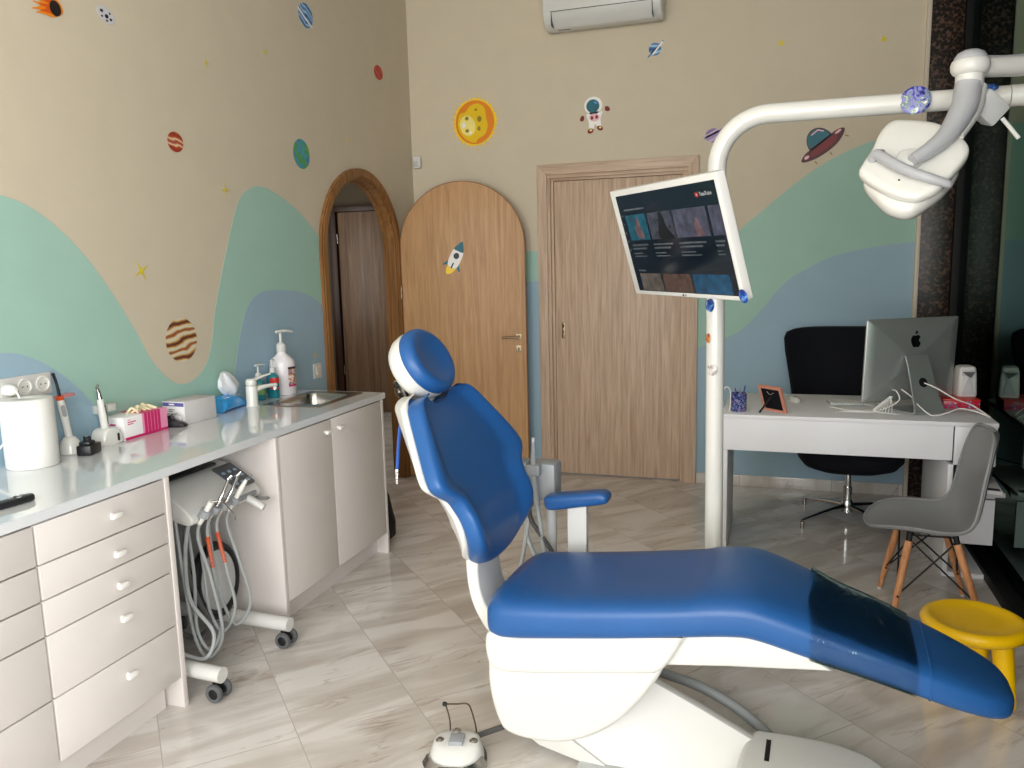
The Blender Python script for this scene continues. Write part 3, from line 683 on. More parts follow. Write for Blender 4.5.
# ------------------------------------------------------------------ cabinets along the left wall
ZB, ZT2 = 0.843, 0.875
def knob(y, z, par):
    b = NB(); cyl((0.6005, y, z), (0.618, y, z), 0.007, 0.006, 12, bm=b)
    box(0.613, 0.628, y - 0.020, y + 0.020, z - 0.008, z + 0.008, 0.0025, bm=b)
    return obj('knob', b, 'knob_white', par)
DZS = [(0.838, 0.722), (0.717, 0.616), (0.611, 0.510), (0.505, 0.316), (0.311, 0.116)]
KZ = [0.785, 0.660, 0.555, 0.445, 0.250]
def drawer_unit(y0, y1, label, ky, side):
    t = thing('drawer_cabinet', label, 'cabinet', (0.3, (y0 + y1) / 2, 0), 0, 'white drawer cabinets')
    b = NB()
    box(0.03, 0.575, y0, y0 + 0.018, 0.10, ZB, bm=b); box(0.03, 0.575, y1 - 0.018, y1, 0.10, ZB, bm=b)
    box(0.03, 0.575, y0 + 0.018, y1 - 0.018, 0.10, 0.118, bm=b); box(0.012, 0.03, y0, y1, 0.10, ZB, bm=b)
    box(0.03, 0.575, y0 + 0.018, y1 - 0.018, ZB - 0.018, ZB, bm=b)
    obj('carcass', b, 'cabinet_white', t)
    kb = box(0.518, 0.536, y0 + 0.001, y1 - 0.019 if side else y1 - 0.001, 0.0, 0.099); obj('kickboard', kb, 'cabinet_white', t)
    if side: obj('side_panel', box(0.03, 0.602, y1, y1 + 0.022, 0.0, ZB, 0.0015), 'cabinet_white', t)
    for (za, zb), kz in zip(DZS, KZ):
        d = obj('drawer', box(0.577, 0.600, y0 + 0.0022, y1 - 0.0022, zb, za, 0.0018), 'cabinet_white', t)
        knob(ky, kz, d)
    return t
drawer_unit(-3.886, -3.3795, 'white drawer cabinet at the open end of its run beside the delivery cart', -3.613, True)
drawer_unit(-4.396, -3.8895, 'white drawer cabinet cut by the picture edge under the remote control', -4.14, False)
sc = thing('sink_cabinet', 'white two door cabinet under the steel sink', 'cabinet', (0.3, -2.24, 0))
y0, y1 = -2.742, -1.777
b = NB(); box(0.03, 0.602, y0, y0 + 0.022, 0.0, ZB, 0.0015, bm=b); box(0.03, 0.602, y1 - 0.020, y1, 0.0, ZB, 0.0015, bm=b)
box(0.03, 0.575, y0 + 0.022, y1 - 0.02, 0.10, 0.118, bm=b); box(0.012, 0.03, y0, y1, 0.0, ZB, bm=b)
obj('carcass', b, 'cabinet_white', sc)
obj('kickboard', box(0.518, 0.536, y0 + 0.022, y1 - 0.02, 0.0, 0.099), 'cabinet_white', sc)
for a, c, ky in ((y0 + 0.0235, -2.2965, -2.352), (-2.2935, y1 - 0.0015, -2.240)):
    d = obj('door', box(0.577, 0.600, a, c, 0.116, 0.838, 0.0018), 'cabinet_white', sc); knob(ky, 0.787, d)

# worktop with the sink cut-out
def slab_hole(xs, ys, z0, z1, hole):
    bm = NB(); V = {}
    for i, x in enumerate(xs):
        for j, y in enumerate(ys):
            for k, z in enumerate((z0, z1)): V[i, j, k] = bm.verts.new((x, y, z))
    nx, ny = len(xs) - 1, len(ys) - 1
    def solid(i, j): return 0 <= i < nx and 0 <= j < ny and (i, j) != hole
    for i in range(nx):
        for j in range(ny):
            if not solid(i, j): continue
            for k in (0, 1): bm.faces.new((V[i, j, k], V[i + 1, j, k], V[i + 1, j + 1, k], V[i, j + 1, k]))
            for di, dj, a, c in ((-1, 0, (i, j), (i, j + 1)), (1, 0, (i + 1, j), (i + 1, j + 1)), (0, -1, (i, j), (i + 1, j)), (0, 1, (i, j + 1), (i + 1, j + 1))):
                if not solid(i + di, j + dj):
                    bm.faces.new((V[a[0], a[1], 0], V[c[0], c[1], 0], V[c[0], c[1], 1], V[a[0], a[1], 1]))
    return bm
wt = slab_hole([0.002, 0.19, 0.46, 0.6025], [-4.6, -2.17, -1.83, -1.748], ZB + 0.0005, ZT2, (1, 1))
bmesh.ops.recalc_face_normals(wt, faces=wt.faces)
es = [e for e in wt.edges if all(abs(v.co.x - 0.6025) < 1e-4 for v in e.verts) or all(abs(v.co.y + 1.748) < 1e-4 for v in e.verts)]
bmesh.ops.bevel(wt, geom=es, offset=0.003, segments=2, affect='EDGES')
tag(obj('worktop', wt, 'worktop_white', origin=(0.3, -3.2, 0.86)), 'glossy white worktop running along the left wall cabinets', 'worktop')

sk = thing('sink', 'rectangular stainless steel sink set into the worktop end', 'sink', (0.32, -2.0, ZT2))
X0, X1, Y0, Y1 = 0.172, 0.50, -2.235, -1.785
def ring_of(x0, x1, y0, y1, r, z, n=5): return [(p[0], p[1], z) for p in rrect(x0, x1, y0, y1, r, n)]
b = NB()
rings = [ring_of(X0, X1, Y0, Y1, 0.02, ZT2 + 0.0005), ring_of(X0 + .002, X1 - .002, Y0 + .002, Y1 - .002, 0.02, ZT2 + 0.004), ring_of(X0 + .012, X1 - .012, Y0 + .012, Y1 - .012, 0.02, ZT2 + 0.004),
         ring_of(0.20, 0.45, -2.16, -1.84, 0.05, ZT2 + 0.001), ring_of(0.205, 0.445, -2.155, -1.845, 0.05, ZT2 - 0.012), ring_of(0.212, 0.438, -2.148, -1.852, 0.05, ZT2 - 0.13), ring_of(0.24, 0.41, -2.12, -1.88, 0.045, ZT2 - 0.15)]
loft(rings, bm=b, cap=False)
f = NB(); f.faces.new([f.verts.new(p) for p in ring_of(0.24, 0.41, -2.12, -1.88, 0.045, ZT2 - 0.15)]); merge(b, f)
bs = obj('basin', b, 'steel', sk)
obj('drain', lathe([(0.0, 0.003), (0.012, 0.003), (0.02, 0.0055), (0.032, 0.006), (0.036, 0.0015), (0.036, 0)], (0.325, -2.0, ZT2 - 0.15)), 'chrome', bs)
obj('overflow', lathe([(0.0, 0), (0.012, 0), (0.012, 0.003), (0.006, 0.0035), (0, 0.0035)], (0.216, -2.0, ZT2 - 0.045), (1, 0, 0)), 'rubber_black', bs)

ZC = ZT2 + 0.0004
tp = thing('faucet', 'white single lever mixer tap beside the sink', 'faucet', (0.135, -2.245, ZC))
fx, fy = 0.135, -2.245
b = lathe([(0.031, 0.0), (0.031, 0.004), (0.0285, 0.008), (0.028, 0.09), (0.027, 0.098), (0.016, 0.104), (0, 0.105)], (fx, fy, ZC))
obj('body', b, 'plastic_white_gloss', tp)
d = Vector((0.42, 0.9, 0)).normalized(); o0 = Vector((fx, fy, ZC))
b = tube([o0 + Vector((0, 0, 0.066)), o0 + d * 0.04 + Vector((0, 0, 0.082)), o0 + d * 0.085 + Vector((0, 0, 0.088)), o0 + d * 0.135 + Vector((0, 0, 0.088))], [0.019, 0.017, 0.013, 0.011], flat=0.8)
cyl(o0 + d * 0.125 + Vector((0, 0, 0.087)), o0 + d * 0.127 + Vector((0, 0, 0.068)), 0.010, bm=b)
sp = obj('spout', b, 'plastic_white_gloss', tp)
obj('aerator', cyl(o0 + d * 0.127 + Vector((0, 0, 0.0675)), o0 + d * 0.127 + Vector((0, 0, 0.063)), 0.0085), 'chrome', sp)
b = lathe([(0.0, 0.103), (0.024, 0.103), (0.0275, 0.108), (0.026, 0.126), (0.018, 0.134), (0, 0.135)], (fx, fy, ZC))
tube([o0 + Vector((0, 0, 0.124)), o0 + d * 0.05 + Vector((0, 0, 0.136)), o0 + d * 0.105 + Vector((0, 0, 0.147))], [0.016, 0.011, 0.008], flat=0.6, bm=b)
obj('lever', b, 'plastic_white_gloss', tp)

# ---------------- things on the worktop
pr = thing('paper_towel_roll', 'large white paper towel roll standing on the worktop', 'paper roll', (0.1, -3.452, ZC))
obj('roll', lathe([(0.022, 0.0), (0.081, 0.0), (0.0835, 0.004), (0.084, 0.10), (0.0835, 0.235), (0.079, 0.239), (0.024, 0.239), (0.022, 0.237)], (0.1, -3.446, ZC), seg=48), 'paper_white', pr, angle=60)
mat('cardboard', (176, 158, 140), 0.8, var=0.05)
obj('cardboard_core', lathe([(0.0, 0.001), (0.019, 0.001), (0.019, 0.228), (0.0215, 0.228), (0.0215, 0.001)], (0.1, -3.446, ZC)), 'cardboard', pr)

cl = thing('curing_light', 'white dental curing light with orange shield in its dock', 'dental tool', (0.08, -3.268, ZC))
obj('dock', lathe([(0.036, 0), (0.040, 0.004), (0.038, 0.03), (0.030, 0.05), (0.020, 0.062), (0.016, 0.064), (0.0, 0.064)], (0.08, -3.268, ZC), seg=32), 'plastic_white_gloss', cl)
q0 = Vector((0.08, -3.268, ZC + 0.055)); q1 = Vector((0.074, -3.284, ZC + 0.205))
bd = tube([q0, q0.lerp(q1, .35), q0.lerp(q1, .7), q1], [0.0135, 0.0135, 0.015, 0.0125], seg=14); hb_ = obj('handpiece', bd, 'plastic_white_gloss', cl)
n = Vector((0.86, -0.50, 0.05)).normalized(); ax = (q1 - q0).normalized()
M = frame(q0.lerp(q1, 0.72) + n * 0.0145, ax.cross(n) * -1, ax)
obj('keypad', prism(rrect(-0.007, 0.007, -0.022, 0.022, 0.0068), 'xy', -0.003, 0.002, 0.0008, M=M), 'plastic_grey', hb_)
b = NB(); lathe([(0.012, 0), (0.014, 0.004), (0.013, 0.016), (0.0, 0.017)], q1 - ax * 0.002, ax, bm=b); lathe([(0.0, 0), (0.012, 0.0), (0.036, 0.0025), (0.036, 0.005), (0.012, 0.0035), (0.0, 0.0035)], q1 + ax * 0.010 + Vector((0.006, 0.016, 0)), ax + Vector((0, 0, 0.12)), bm=b)
mat('orange_shield', (226, 84, 28), 0.2, var=0.05, coat=0.5); obj('light_shield', b, 'orange_shield', cl)
q2 = q1 + ax * 0.014
obj('light_tip', tube([q2, q2 + ax * 0.045, q2 + ax * 0.075 + Vector((0, -0.004, 0)), q2 + ax * 0.085 + Vector((0.002, -0.008, 0))], [0.006, 0.005, 0.0055, 0.0065]), 'plastic_dark', cl)

pa = thing('power_adapter', 'black plug adapter lying on the worktop between two white chargers', 'adapter', (0.165, -3.24, ZC))
M = Matrix.Translation((0.158, -3.258, ZC)) @ Matrix.Rotation(0.35, 4, 'Z') @ Matrix.Scale(1.12, 4)
b = box(-0.024, 0.024, -0.038, 0.038, 0.0, 0.034, 0.005, M=M); box(-0.018, 0.018, -0.030, 0.012, 0.033, 0.046, 0.005, bm=b, M=M); obj('body', b, 'plastic_dark', pa)
b = NB(); cyl(M @ Vector((-0.008, -0.01, 0.045)), M @ Vector((-0.008, -0.01, 0.062)), 0.0026, bm=b); cyl(M @ Vector((0.009, -0.01, 0.045)), M @ Vector((0.009, -0.01, 0.062)), 0.0026, bm=b)
cyl(M @ Vector((0, -0.004, 0.03)), M @ Vector((0, -0.004, 0.056)), 0.013, bm=b); obj('plug', b, 'rubber_black', pa)

em = thing('endo_motor', 'white cordless endodontic handpiece upright in its charging stand', 'dental tool', (0.09, -3.118, ZC))
M = Matrix.Translation((0.095, -3.105, ZC))
prof = [(-0.050, 0.0), (0.040, 0.0), (0.046, 0.02), (0.036, 0.048), (0.010, 0.066), (-0.022, 0.066), (-0.046, 0.05)]
b = prism(smooth2(prof, 3), 'yz', -0.036, 0.036, 0.010, M=M); obj('charging_stand', b, 'plastic_white_gloss', em)
obj('stand_slot', prism(rrect(0.012, 0.022, 0.012, 0.042, 0.004), 'yz', 0.0355, 0.0375, M=M), 'plastic_dark', em)
q0 = M @ Vector((0, -0.008, 0.05)); q1 = M @ Vector((-0.004, -0.016, 0.180))
b = tube([q0, q0.lerp(q1, .5), q1], [0.0145, 0.0155, 0.012], seg=14); hp = obj('handpiece', b, 'plastic_white_gloss', em)
ax = (q1 - q0).normalized(); n = Vector((0.8, 0.55, 0.1)); n = (n - ax * n.dot(ax)).normalized()
obj('display_strip', prism(rrect(-0.006, 0.006, -0.042, 0.040, 0.005), 'xy', -0.003, 0.002, 0.0008, M=frame(q0.lerp(q1, .52) + n * 0.014, n.cross(ax) * -1, ax)), 'logo_black', hp)
obj('button', lathe([(0.0042, 0), (0.0042, 0.002), (0, 0.0024)], q0.lerp(q1, .22) + n * 0.0155, n), 'chrome', hp)
q2 = q1 + ax * 0.048 + Vector((0, -0.004, 0))
b = tube([q1 - ax * 0.002, q1 + ax * 0.02, q2], [0.0105, 0.008, 0.005], seg=14); cyl(q2 + Vector((0.004, -0.006, -0.003)), q2 + Vector((-0.004, 0.008, 0.006)), 0.0062, bm=b); obj('contra_angle_head', b, 'chrome', em)

# socket strip
so = thing('socket_strip', 'white triple wall socket with one plug in it above the worktop', 'socket', (0.001, -3.365, 1.14))
obj('plate', prism(rrect(-3.482, -3.258, 1.100, 1.180, 0.006), 'yz', 0.0019, 0.011, 0.002), 'plastic_white', so)
for y in (-3.295, -3.370):
    b = NB(); lathe([(0.029, 0.0), (0.031, 0.002), (0.031, 0.0045), (0.027, 0.006), (0.023, 0.005), (0.021, 0.0015), (0.0, 0.0015)], (0.0105, y, 1.14), (1, 0, 0), bm=b)
    c = obj('socket_ring', b, 'plastic_white_gloss', so); b = NB()
    for dy in (-0.0095, 0.0095): lathe([(0.0027, 0), (0.0027, 0.0008), (0, 0.0008)], (0.0118, y + dy, 1.14), (1, 0, 0), 10, bm=b)
    obj('socket_hole', b, 'rubber_black', c)
pg = thing('power_plug', 'white plug and cable hanging from the wall socket behind the paper roll', 'plug', (0.02, -3.445, 1.14))
obj('plug', lathe([(0.0, 0.0), (0.020, 0.0), (0.021, 0.004), (0.020, 0.026), (0.014, 0.040), (0.007, 0.046), (0.0, 0.046)], (0.0135, -3.445, 1.14), (1, 0, 0)), 'plastic_white_gloss', pg)
obj('cable', tube([(0.056, -3.445, 1.14), (0.08, -3.452, 1.10), (0.075, -3.475, 1.03), (0.06, -3.53, 0.955), (0.05, -3.62, 0.90), (0.06, -3.75, 0.881), (0.05, -3.9, 0.881)], 0.0035), 'cable_white', pg)

wbk = thing('wall_outlet_box', 'small white outlet box on the wall behind the endodontic handpiece', 'socket', (0.02, -3.03, 1.0))
obj('body', box(0.0019, 0.030, -3.078, -2.985, 0.984, 1.018, 0.003), 'plastic_white', wbk)
obj('cover', box(0.030, 0.036, -3.072, -3.036, 0.988, 1.014, 0.002), 'plastic_white_gloss', wbk)
obj('cover', box(0.030, 0.036, -3.030, -2.992, 0.988, 1.014, 0.002), 'plastic_white_gloss', wbk)

# glove box
gb = thing('glove_box', 'white and magenta glove box with a glove poking from its top', 'box', (0.065, -2.93, ZC))
M = Matrix.Translation((0.125, -3.05, ZC)) @ Matrix.Rotation(0.03, 4, 'Z')
obj('carton', box(-0.118, 0, 0, 0.245, 0, 0.092, 0.002, M=M), 'card_white', gb)
b = NB()
for k, (ya, yb) in enumerate(((0.112, 0.128), (0.131, 0.148), (0.151, 0.167), (0.170, 0.186), (0.189, 0.204))): box(-0.1185, 0.0006, ya, yb, 0.0005, 0.0925, bm=b, M=M)
obj('magenta_stripes', b, 'magenta', gb)
b = box(-0.1184, 0.0005, 0.206, 0.2455, 0.0005, 0.0924, M=M); box(-0.1184, 0.0004, 0.100, 0.206, 0.0006, 0.0922, bm=b, M=M); obj('pink_print', b, 'pink_light', gb)
b = NB(); box(0, 0.0007, 0.002, 0.245, 0.001, 0.011, bm=b, M=M)
for zz, wd in ((0.068, 0.045), (0.060, 0.03)): box(0, 0.0006, 0.020, 0.020 + wd, zz, zz + 0.004, bm=b, M=M)
box(0, 0.0006, 0.022, 0.026, 0.076, 0.081, bm=b, M=M); box(0, 0.0006, 0.032, 0.036, 0.076, 0.081, bm=b, M=M)
box(-0.10, -0.04, -0.0006, 0, 0.060, 0.066, bm=b, M=M)
obj('box_print', b, 'magenta', gb)
b = NB()
R = random.Random(5)
for k in range(7):
    y = 0.10 + 0.018 * k; pts = [(-0.07 + R.uniform(-.02, .02), y - .012, 0.090), (-0.055 + R.uniform(-.02, .02), y, 0.104 + R.uniform(0, .012)), (-0.045 + R.uniform(-.01, .02), y + .014, 0.092)]
    tube([M @ Vector(p) for p in pts], [0.008, 0.010, 0.007], seg=8, flat=0.6, bm=b)
tag(obj('glove', b, 'latex', origin=(0.07, -2.9, ZC + 0.09)), 'crumpled pale latex glove sticking out of the magenta glove box', 'glove')

# white carton with purple label
wbx = thing('carton', 'white carton with a purple label behind the black tape dispenser', 'box', (0.08, -2.63, ZC))
M = Matrix.Translation((0.142, -2.725, ZC)) @ Matrix.Rotation(-0.06, 4, 'Z')
obj('box', box(-0.125, 0, 0, 0.19, 0, 0.100, 0.0015, M=M), 'card_grey', wbx)
obj('front_label', box(-0.124, -0.001, -0.0007, 0, 0.0005, 0.0995, M=M), 'card_white', wbx)
obj('purple_band', box(-0.122, -0.003, -0.0013, -0.0007, 0.080, 0.096, M=M), 'purple_label', wbx)
b = NB(); box(-0.085, -0.055, -0.0018, -0.0013, 0.085, 0.091, bm=b, M=M); obj('white_word', b, 'card_white', wbx)
b = NB()
for zz, xa, xb in ((0.064, -0.09, -0.055), (0.056, -0.09, -0.065), (0.048, -0.085, -0.045), (0.045, -0.085, -0.045), (0.042, -0.08, -0.05)): box(xa, xb, -0.0012, -0.0007, zz, zz + 0.0025, bm=b, M=M)
obj('label_text', b, 'ink', wbx)
td = thing('tape_dispenser', 'small black clear lidded dispenser in front of the white carton', 'dispenser', (0.10, -2.755, ZC))
M = Matrix.Translation((0.115, -2.765, ZC)) @ Matrix.Rotation(0.25, 4, 'Z')
b = prism(smooth2([(-0.045, 0.0), (0.045, 0.0), (0.05, 0.012), (0.03, 0.022), (0.0, 0.030), (-0.04, 0.026), (-0.05, 0.012)], 3), 'xz', -0.018, 0.018, 0.004, M=M)
lathe([(0.004, -0.011), (0.020, -0.011), (0.020, 0.011), (0.004, 0.011)], M @ Vector((-0.018, 0, 0.030)), M.to_3x3() @ Vector((0, 1, 0)), bm=b); obj('base', b, 'plastic_dark', td)
obj('clear_lid', tube([M @ Vector((-0.05, 0, 0.02)), M @ Vector((-0.03, 0, 0.052)), M @ Vector((0.01, 0, 0.056)), M @ Vector((0.045, 0, 0.022))], 0.003, seg=8), 'acrylic', td)

# wipes packet with a tissue
wp = thing('wipes_packet', 'blue packet of wet wipes lying left of the white tap', 'packet', (0.06, -2.29, ZC))
M = Matrix.Translation((0.062, -2.345, ZC)) @ Matrix.Rotation(0.12, 4, 'Z')
rings = []
for yy, hx, hz in ((-0.115, 0.045, 0.003), (-0.098, 0.052, 0.010), (-0.075, 0.055, 0.026), (-0.03, 0.056, 0.034), (0.03, 0.056, 0.033), (0.075, 0.054, 0.024), (0.098, 0.052, 0.010), (0.115, 0.05, 0.003)):
    rings.append([(a, yy, c) for a, c in sring(0, hz, hx, hz, 24, 3.2)])
obj('pouch', loft(rings, M=M), 'packet_blue', wp)
b = NB()
for k, (ya, yb, xa) in enumerate(((-0.06, 0.0, 0.035), (0.02, 0.07, 0.04))): tube([M @ Vector((xa - .01, ya, 0.060)), M @ Vector((xa, (ya + yb) / 2, 0.063)), M @ Vector((xa - .008, yb, 0.057))], 0.0035, seg=6, flat=.4, bm=b)
obj('white_lettering', b, 'card_white', wp)
ts = NB(); rings = []
for k, (zz, w_, d_, off) in enumerate(((0.056, 0.026, 0.014, 0.03), (0.080, 0.050, 0.026, 0.02), (0.11, 0.068, 0.028, 0.008), (0.145, 0.056, 0.022, -0.010), (0.172, 0.030, 0.012, -0.022), (0.180, 0.008, 0.004, -0.028))):
    ring = []
    for q in range(26):
        t = 2 * PI * q / 26; rr = 1 + 0.22 * math.sin(5 * t + k * .7)
        ring.append((d_ * rr * math.cos(t), off + 0.02 + w_ * rr * math.sin(t), zz + 0.004 * math.sin(3 * t)))
    rings.append(ring)
loft(rings, bm=ts, M=M)
tag(obj('tissue', ts, 'tissue', origin=(0.085, -2.30, ZC + 0.06)), 'white tissue pulled up out of the blue wipes packet', 'tissue')

# bottles
def pump(par, c, z, s=1.0, ang=0.0, m='plastic_white'):
    c = Vector((c[0], c[1], z)); d = Vector((math.cos(ang), math.sin(ang), 0))
    b = lathe([(0.018 * s, 0), (0.019 * s, 0.003 * s), (0.018 * s, 0.028 * s), (0.012 * s, 0.034 * s), (0.0055 * s, 0.036 * s), (0.0055 * s, 0.072 * s), (0.0, 0.072 * s)], c)
    tube([c + d * -0.018 * s + Vector((0, 0, 0.078 * s)), c + d * 0.02 * s + Vector((0, 0, 0.080 * s)), c + d * 0.055 * s + Vector((0, 0, 0.074 * s))], [0.0085 * s, 0.008 * s, 0.0055 * s], seg=10, bm=b, flat=.7)
    return obj('pump', b, m, par)
def bottle(name, label, x, y, prof, m, sy=1.0, rz=0.0):
    t = thing(name, label, 'bottle', (x, y, ZC))
    M = Matrix.Translation((x, y, ZC)) @ Matrix.Rotation(rz, 4, 'Z')
    obj('body', lathe(prof, seg=32, sy=sy, M=M), m, t, angle=60)
    return t, M
t, M = bottle('disinfectant_bottle', 'large white pump bottle with a colourful label behind the sink', 0.078, -1.895, [(0.0, 0), (0.060, 0), (0.066, 0.006), (0.066, 0.165), (0.060, 0.185), (0.030, 0.212), (0.022, 0.222), (0.022, 0.23), (0, 0.23)], 'bottle_white', 0.95, 0.6)
pump(t, (0.078, -1.895), ZC + 0.228, 1.35, 1.2)
lb = NB(); rings = [[(0.0668 * math.cos(a) * 1.0, 0.0668 * 0.95 * math.sin(a), z) for a in [(-1.15 + 1.0 * k / 10) for k in range(11)]] for z in (0.055, 0.150)]
loft(rings, bm=lb, closed=False, cap=False, M=M); obj('label', lb, 'bottle_label', t)
lb = NB(); rings = [[(0.0672 * math.cos(a), 0.0672 * 0.95 * math.sin(a), z) for a in [(-1.15 + 1.0 * k / 10) for k in range(11)]] for z in (0.045, 0.055)]
loft(rings, bm=lb, closed=False, cap=False, M=M); obj('red_stripe', lb, 'magenta', t)
lb = NB(); rings = [[(0.0672 * math.cos(a), 0.0672 * 0.95 * math.sin(a), z) for a in [(-1.15 + 0.95 * k / 10) for k in range(11)]] for z in (0.138, 0.148)]
loft(rings, bm=lb, closed=False, cap=False, M=M); obj('dark_word', lb, 'ink', t)
t, M = bottle('soap_bottle', 'small teal soap bottle with a red label and white pump', 0.095, -2.010, [(0.0, 0), (0.030, 0), (0.033, 0.004), (0.033, 0.105), (0.026, 0.12), (0.012, 0.128), (0.012, 0.134), (0, 0.134)], 'teal_liquid', 0.75)
pump(t, (0.095, -2.010), ZC + 0.132, 0.8, 1.9)
lb = NB(); rings = [[(0.0336 * math.cos(a), 0.0336 * .75 * math.sin(a), z) for a in [(-1.6 + 2.2 * k / 12) for k in range(13)]] for z in (0.078, 0.106)]
loft(rings, bm=lb, closed=False, cap=False, M=M)
rings = [[(0.0336 * math.cos(a), 0.0336 * .75 * math.sin(a), z) for a in [(-1.6 + 2.2 * k / 12) for k in range(13)]] for z in (0.046, 0.056)]
loft(rings, bm=lb, closed=False, cap=False, M=M); obj('label', lb, 'red_label', t)
t, M = bottle('soap_bottle', 'small teal soap bottle with a green label and white pump behind the tap', 0.062, -2.085, [(0.0, 0), (0.030, 0), (0.034, 0.004), (0.034, 0.085), (0.028, 0.098), (0.012, 0.105), (0.012, 0.11), (0, 0.11)], 'teal_liquid', 0.7)
pump(t, (0.062, -2.085), ZC + 0.108, 0.9, 1.4)
lb = NB(); rings = [[(0.0346 * math.cos(a), 0.0346 * .7 * math.sin(a), z) for a in [(-1.6 + 2.2 * k / 12) for k in range(13)]] for z in (0.03, 0.082)]
loft(rings, bm=lb, closed=False, cap=False, M=M); obj('label', lb, 'green_label', t)

# remote control
rc = thing('remote_control', 'black remote control lying near the front edge of the worktop', 'remote control', (0.47, -3.86, ZC))
M = Matrix.Translation((0.468, -3.85, ZC)) @ Matrix.Rotation(1.45, 4, 'Z') @ Matrix.Scale(1, 4)
b = loft([[(xx, a, c) for a, c in sring(0, 0.010, hy, 0.010, 20, 3.0)] for xx, hy in ((-0.09, 0.018), (-0.085, 0.022), (0.05, 0.022), (0.066, 0.020), (0.072, 0.014))], M=M)
obj('body', b, 'plastic_dark', rc)
for i in range(3):
    for j in range(2):
        b = NB(); box(0.005 + i * 0.018, 0.016 + i * 0.018, -0.013 + j * 0.015, -0.003 + j * 0.015, 0.0185, 0.0225, 0.0015, bm=b, M=M)
        obj('button', b, 'plastic_grey' if (i + j) % 2 else 'hose_dark', rc)
# ------------------------------------------------------------------ dental delivery cart in the open bay
ct = thing('delivery_cart', 'white dental delivery cart with hanging hoses tucked under the worktop', 'dental cart', (0.4, -3.05, 0))
CY0, CY1 = -3.215, -2.80
prof = smooth2([(0.12, 0.735), (0.14, 0.772), (0.28, 0.768), (0.41, 0.742), (0.49, 0.700), (0.545, 0.655), (0.560, 0.630), (0.548, 0.613), (0.51, 0.613), (0.40, 0.645), (0.25, 0.678), (0.14, 0.70)], 4)
obj('console', prism(prof, 'xz', CY0, CY1, 0.008), 'plastic_white', ct)
M = frame((0.345, (CY0 + CY1) / 2, 0.767), (0, 1, 0), (-0.994, 0, 0.11))
ty = prism(rrect(-0.195, 0.125, -0.075, 0.20, 0.015), 'xy', -0.004, 0.004, 0.002, M=M); obj('instrument_tray', ty, 'plastic_dark', ct)
M = frame((0.493, -2.868, 0.7005), (0, 1, 0), (-0.86, 0, 0.52))
kp = obj('keypad', prism(rrect(-0.055, 0.060, -0.055, 0.085, 0.008), 'xy', -0.004, 0.0035, 0.001, M=M), 'tire_grey', ct)
mat('key_blue', (150, 176, 200), 0.4, var=0.05)
for i in range(3):
    for j in range(3):
        obj('key', prism(ell(-0.034 + i * 0.036, -0.032 + j * 0.036, 0.010, 0.008, 14), 'xy', 0.003, 0.0048, M=M), 'key_blue', kp)
obj('handle', tube([(0.52, -2.90, 0.640), (0.56, -2.885, 0.622), (0.622, -2.875, 0.585)], [0.013, 0.016, 0.015]), 'plastic_white', ct)
obj('tray_holder', box(0.51, 0.60, -2.83, -2.80, 0.600, 0.610, 0.003), 'acrylic', ct)
# four holders with an instrument each, hoses looping to the back of the console
ys = [-3.165, -3.110, -3.055, -2.995]
hb = NB(); box(0.535, 0.562, CY0 + .03, CY1 - .03, 0.622, 0.645, 0.006, bm=hb); obj('holder_rail', hb, 'plastic_grey', ct)
def hang(y, dx, kind, low, sway, dz=0.0):
    M = Matrix.Translation((0.625, y, 0.655))
    ax = Vector((0.55, dx, 0.84)).normalized()
    h = obj('holder', lathe([(0.013, -0.014), (0.021, -0.014), (0.021, 0.014), (0.013, 0.014)], (0.578, y, 0.650), ax, 18), 'plastic_grey', ct)
    p = Vector((0.578, y, 0.650)); a = p - ax * 0.05; b_ = p + ax * 0.055
    if kind == 'syringe':
        ins = obj('air_water_syringe', tube([a, p, b_], [0.009, 0.011, 0.012]), 'plastic_white_gloss', ct)
        obj('tip', tube([b_ - ax * .004, b_ + Vector((0.03, 0.02, -0.005)), b_ + Vector((0.055, 0.045, -0.055)), b_ + Vector((0.058, 0.055, -0.085))], [0.005, 0.003, 0.0028, 0.0026], seg=8), 'chrome', ins)
    elif kind == 'turbine':
        ins = obj('turbine_handpiece', tube([a, p, p + ax * .06 + Vector((-0.01, 0.012, 0.0)), p + Vector((0.03, 0.055, 0.105))], [0.007, 0.0085, 0.007, 0.0045]), 'chrome', ct)
        q = p + Vector((0.03, 0.055, 0.105)); obj('turbine_head', cyl(q + Vector((-.004, -.005, -0.004)), q + Vector((0.007, 0.008, 0.010)), 0.0065), 'chrome', ins)
    else:
        ins = obj('scaler_handpiece', tube([a, p, b_, p + ax * 0.10], [0.009, 0.0105, 0.011, 0.006]), 'plastic_white_gloss', ct)
        q = p + ax * 0.10; obj('tip', tube([q, q + Vector((0.01, 0.02, 0.012)), q + Vector((0.004, 0.034, 0.012))], [0.003, 0.002, 0.001], seg=8), 'chrome', ins)
    s = Vector(a)
    pts = [a + ax * .005, a + Vector((-0.012, 0, -0.06)), a + Vector((0.01 + sway * .3, sway * .5, -0.22)), Vector((0.575 + sway * .4, y + sway, low + 0.09)), Vector((0.54, y + sway - 0.03, low)), Vector((0.505, y + sway - 0.055, low + 0.09)), Vector((0.49, y - 0.04, 0.40)), Vector((0.46, y - 0.025, 0.635))]
    hs = obj('hose', tube(pts, 0.0065, seg=8, n=10), 'hose_grey', ct)
    return a, pts, hs
hang(ys[0], 0.05, 'syringe', 0.075, 0.03)
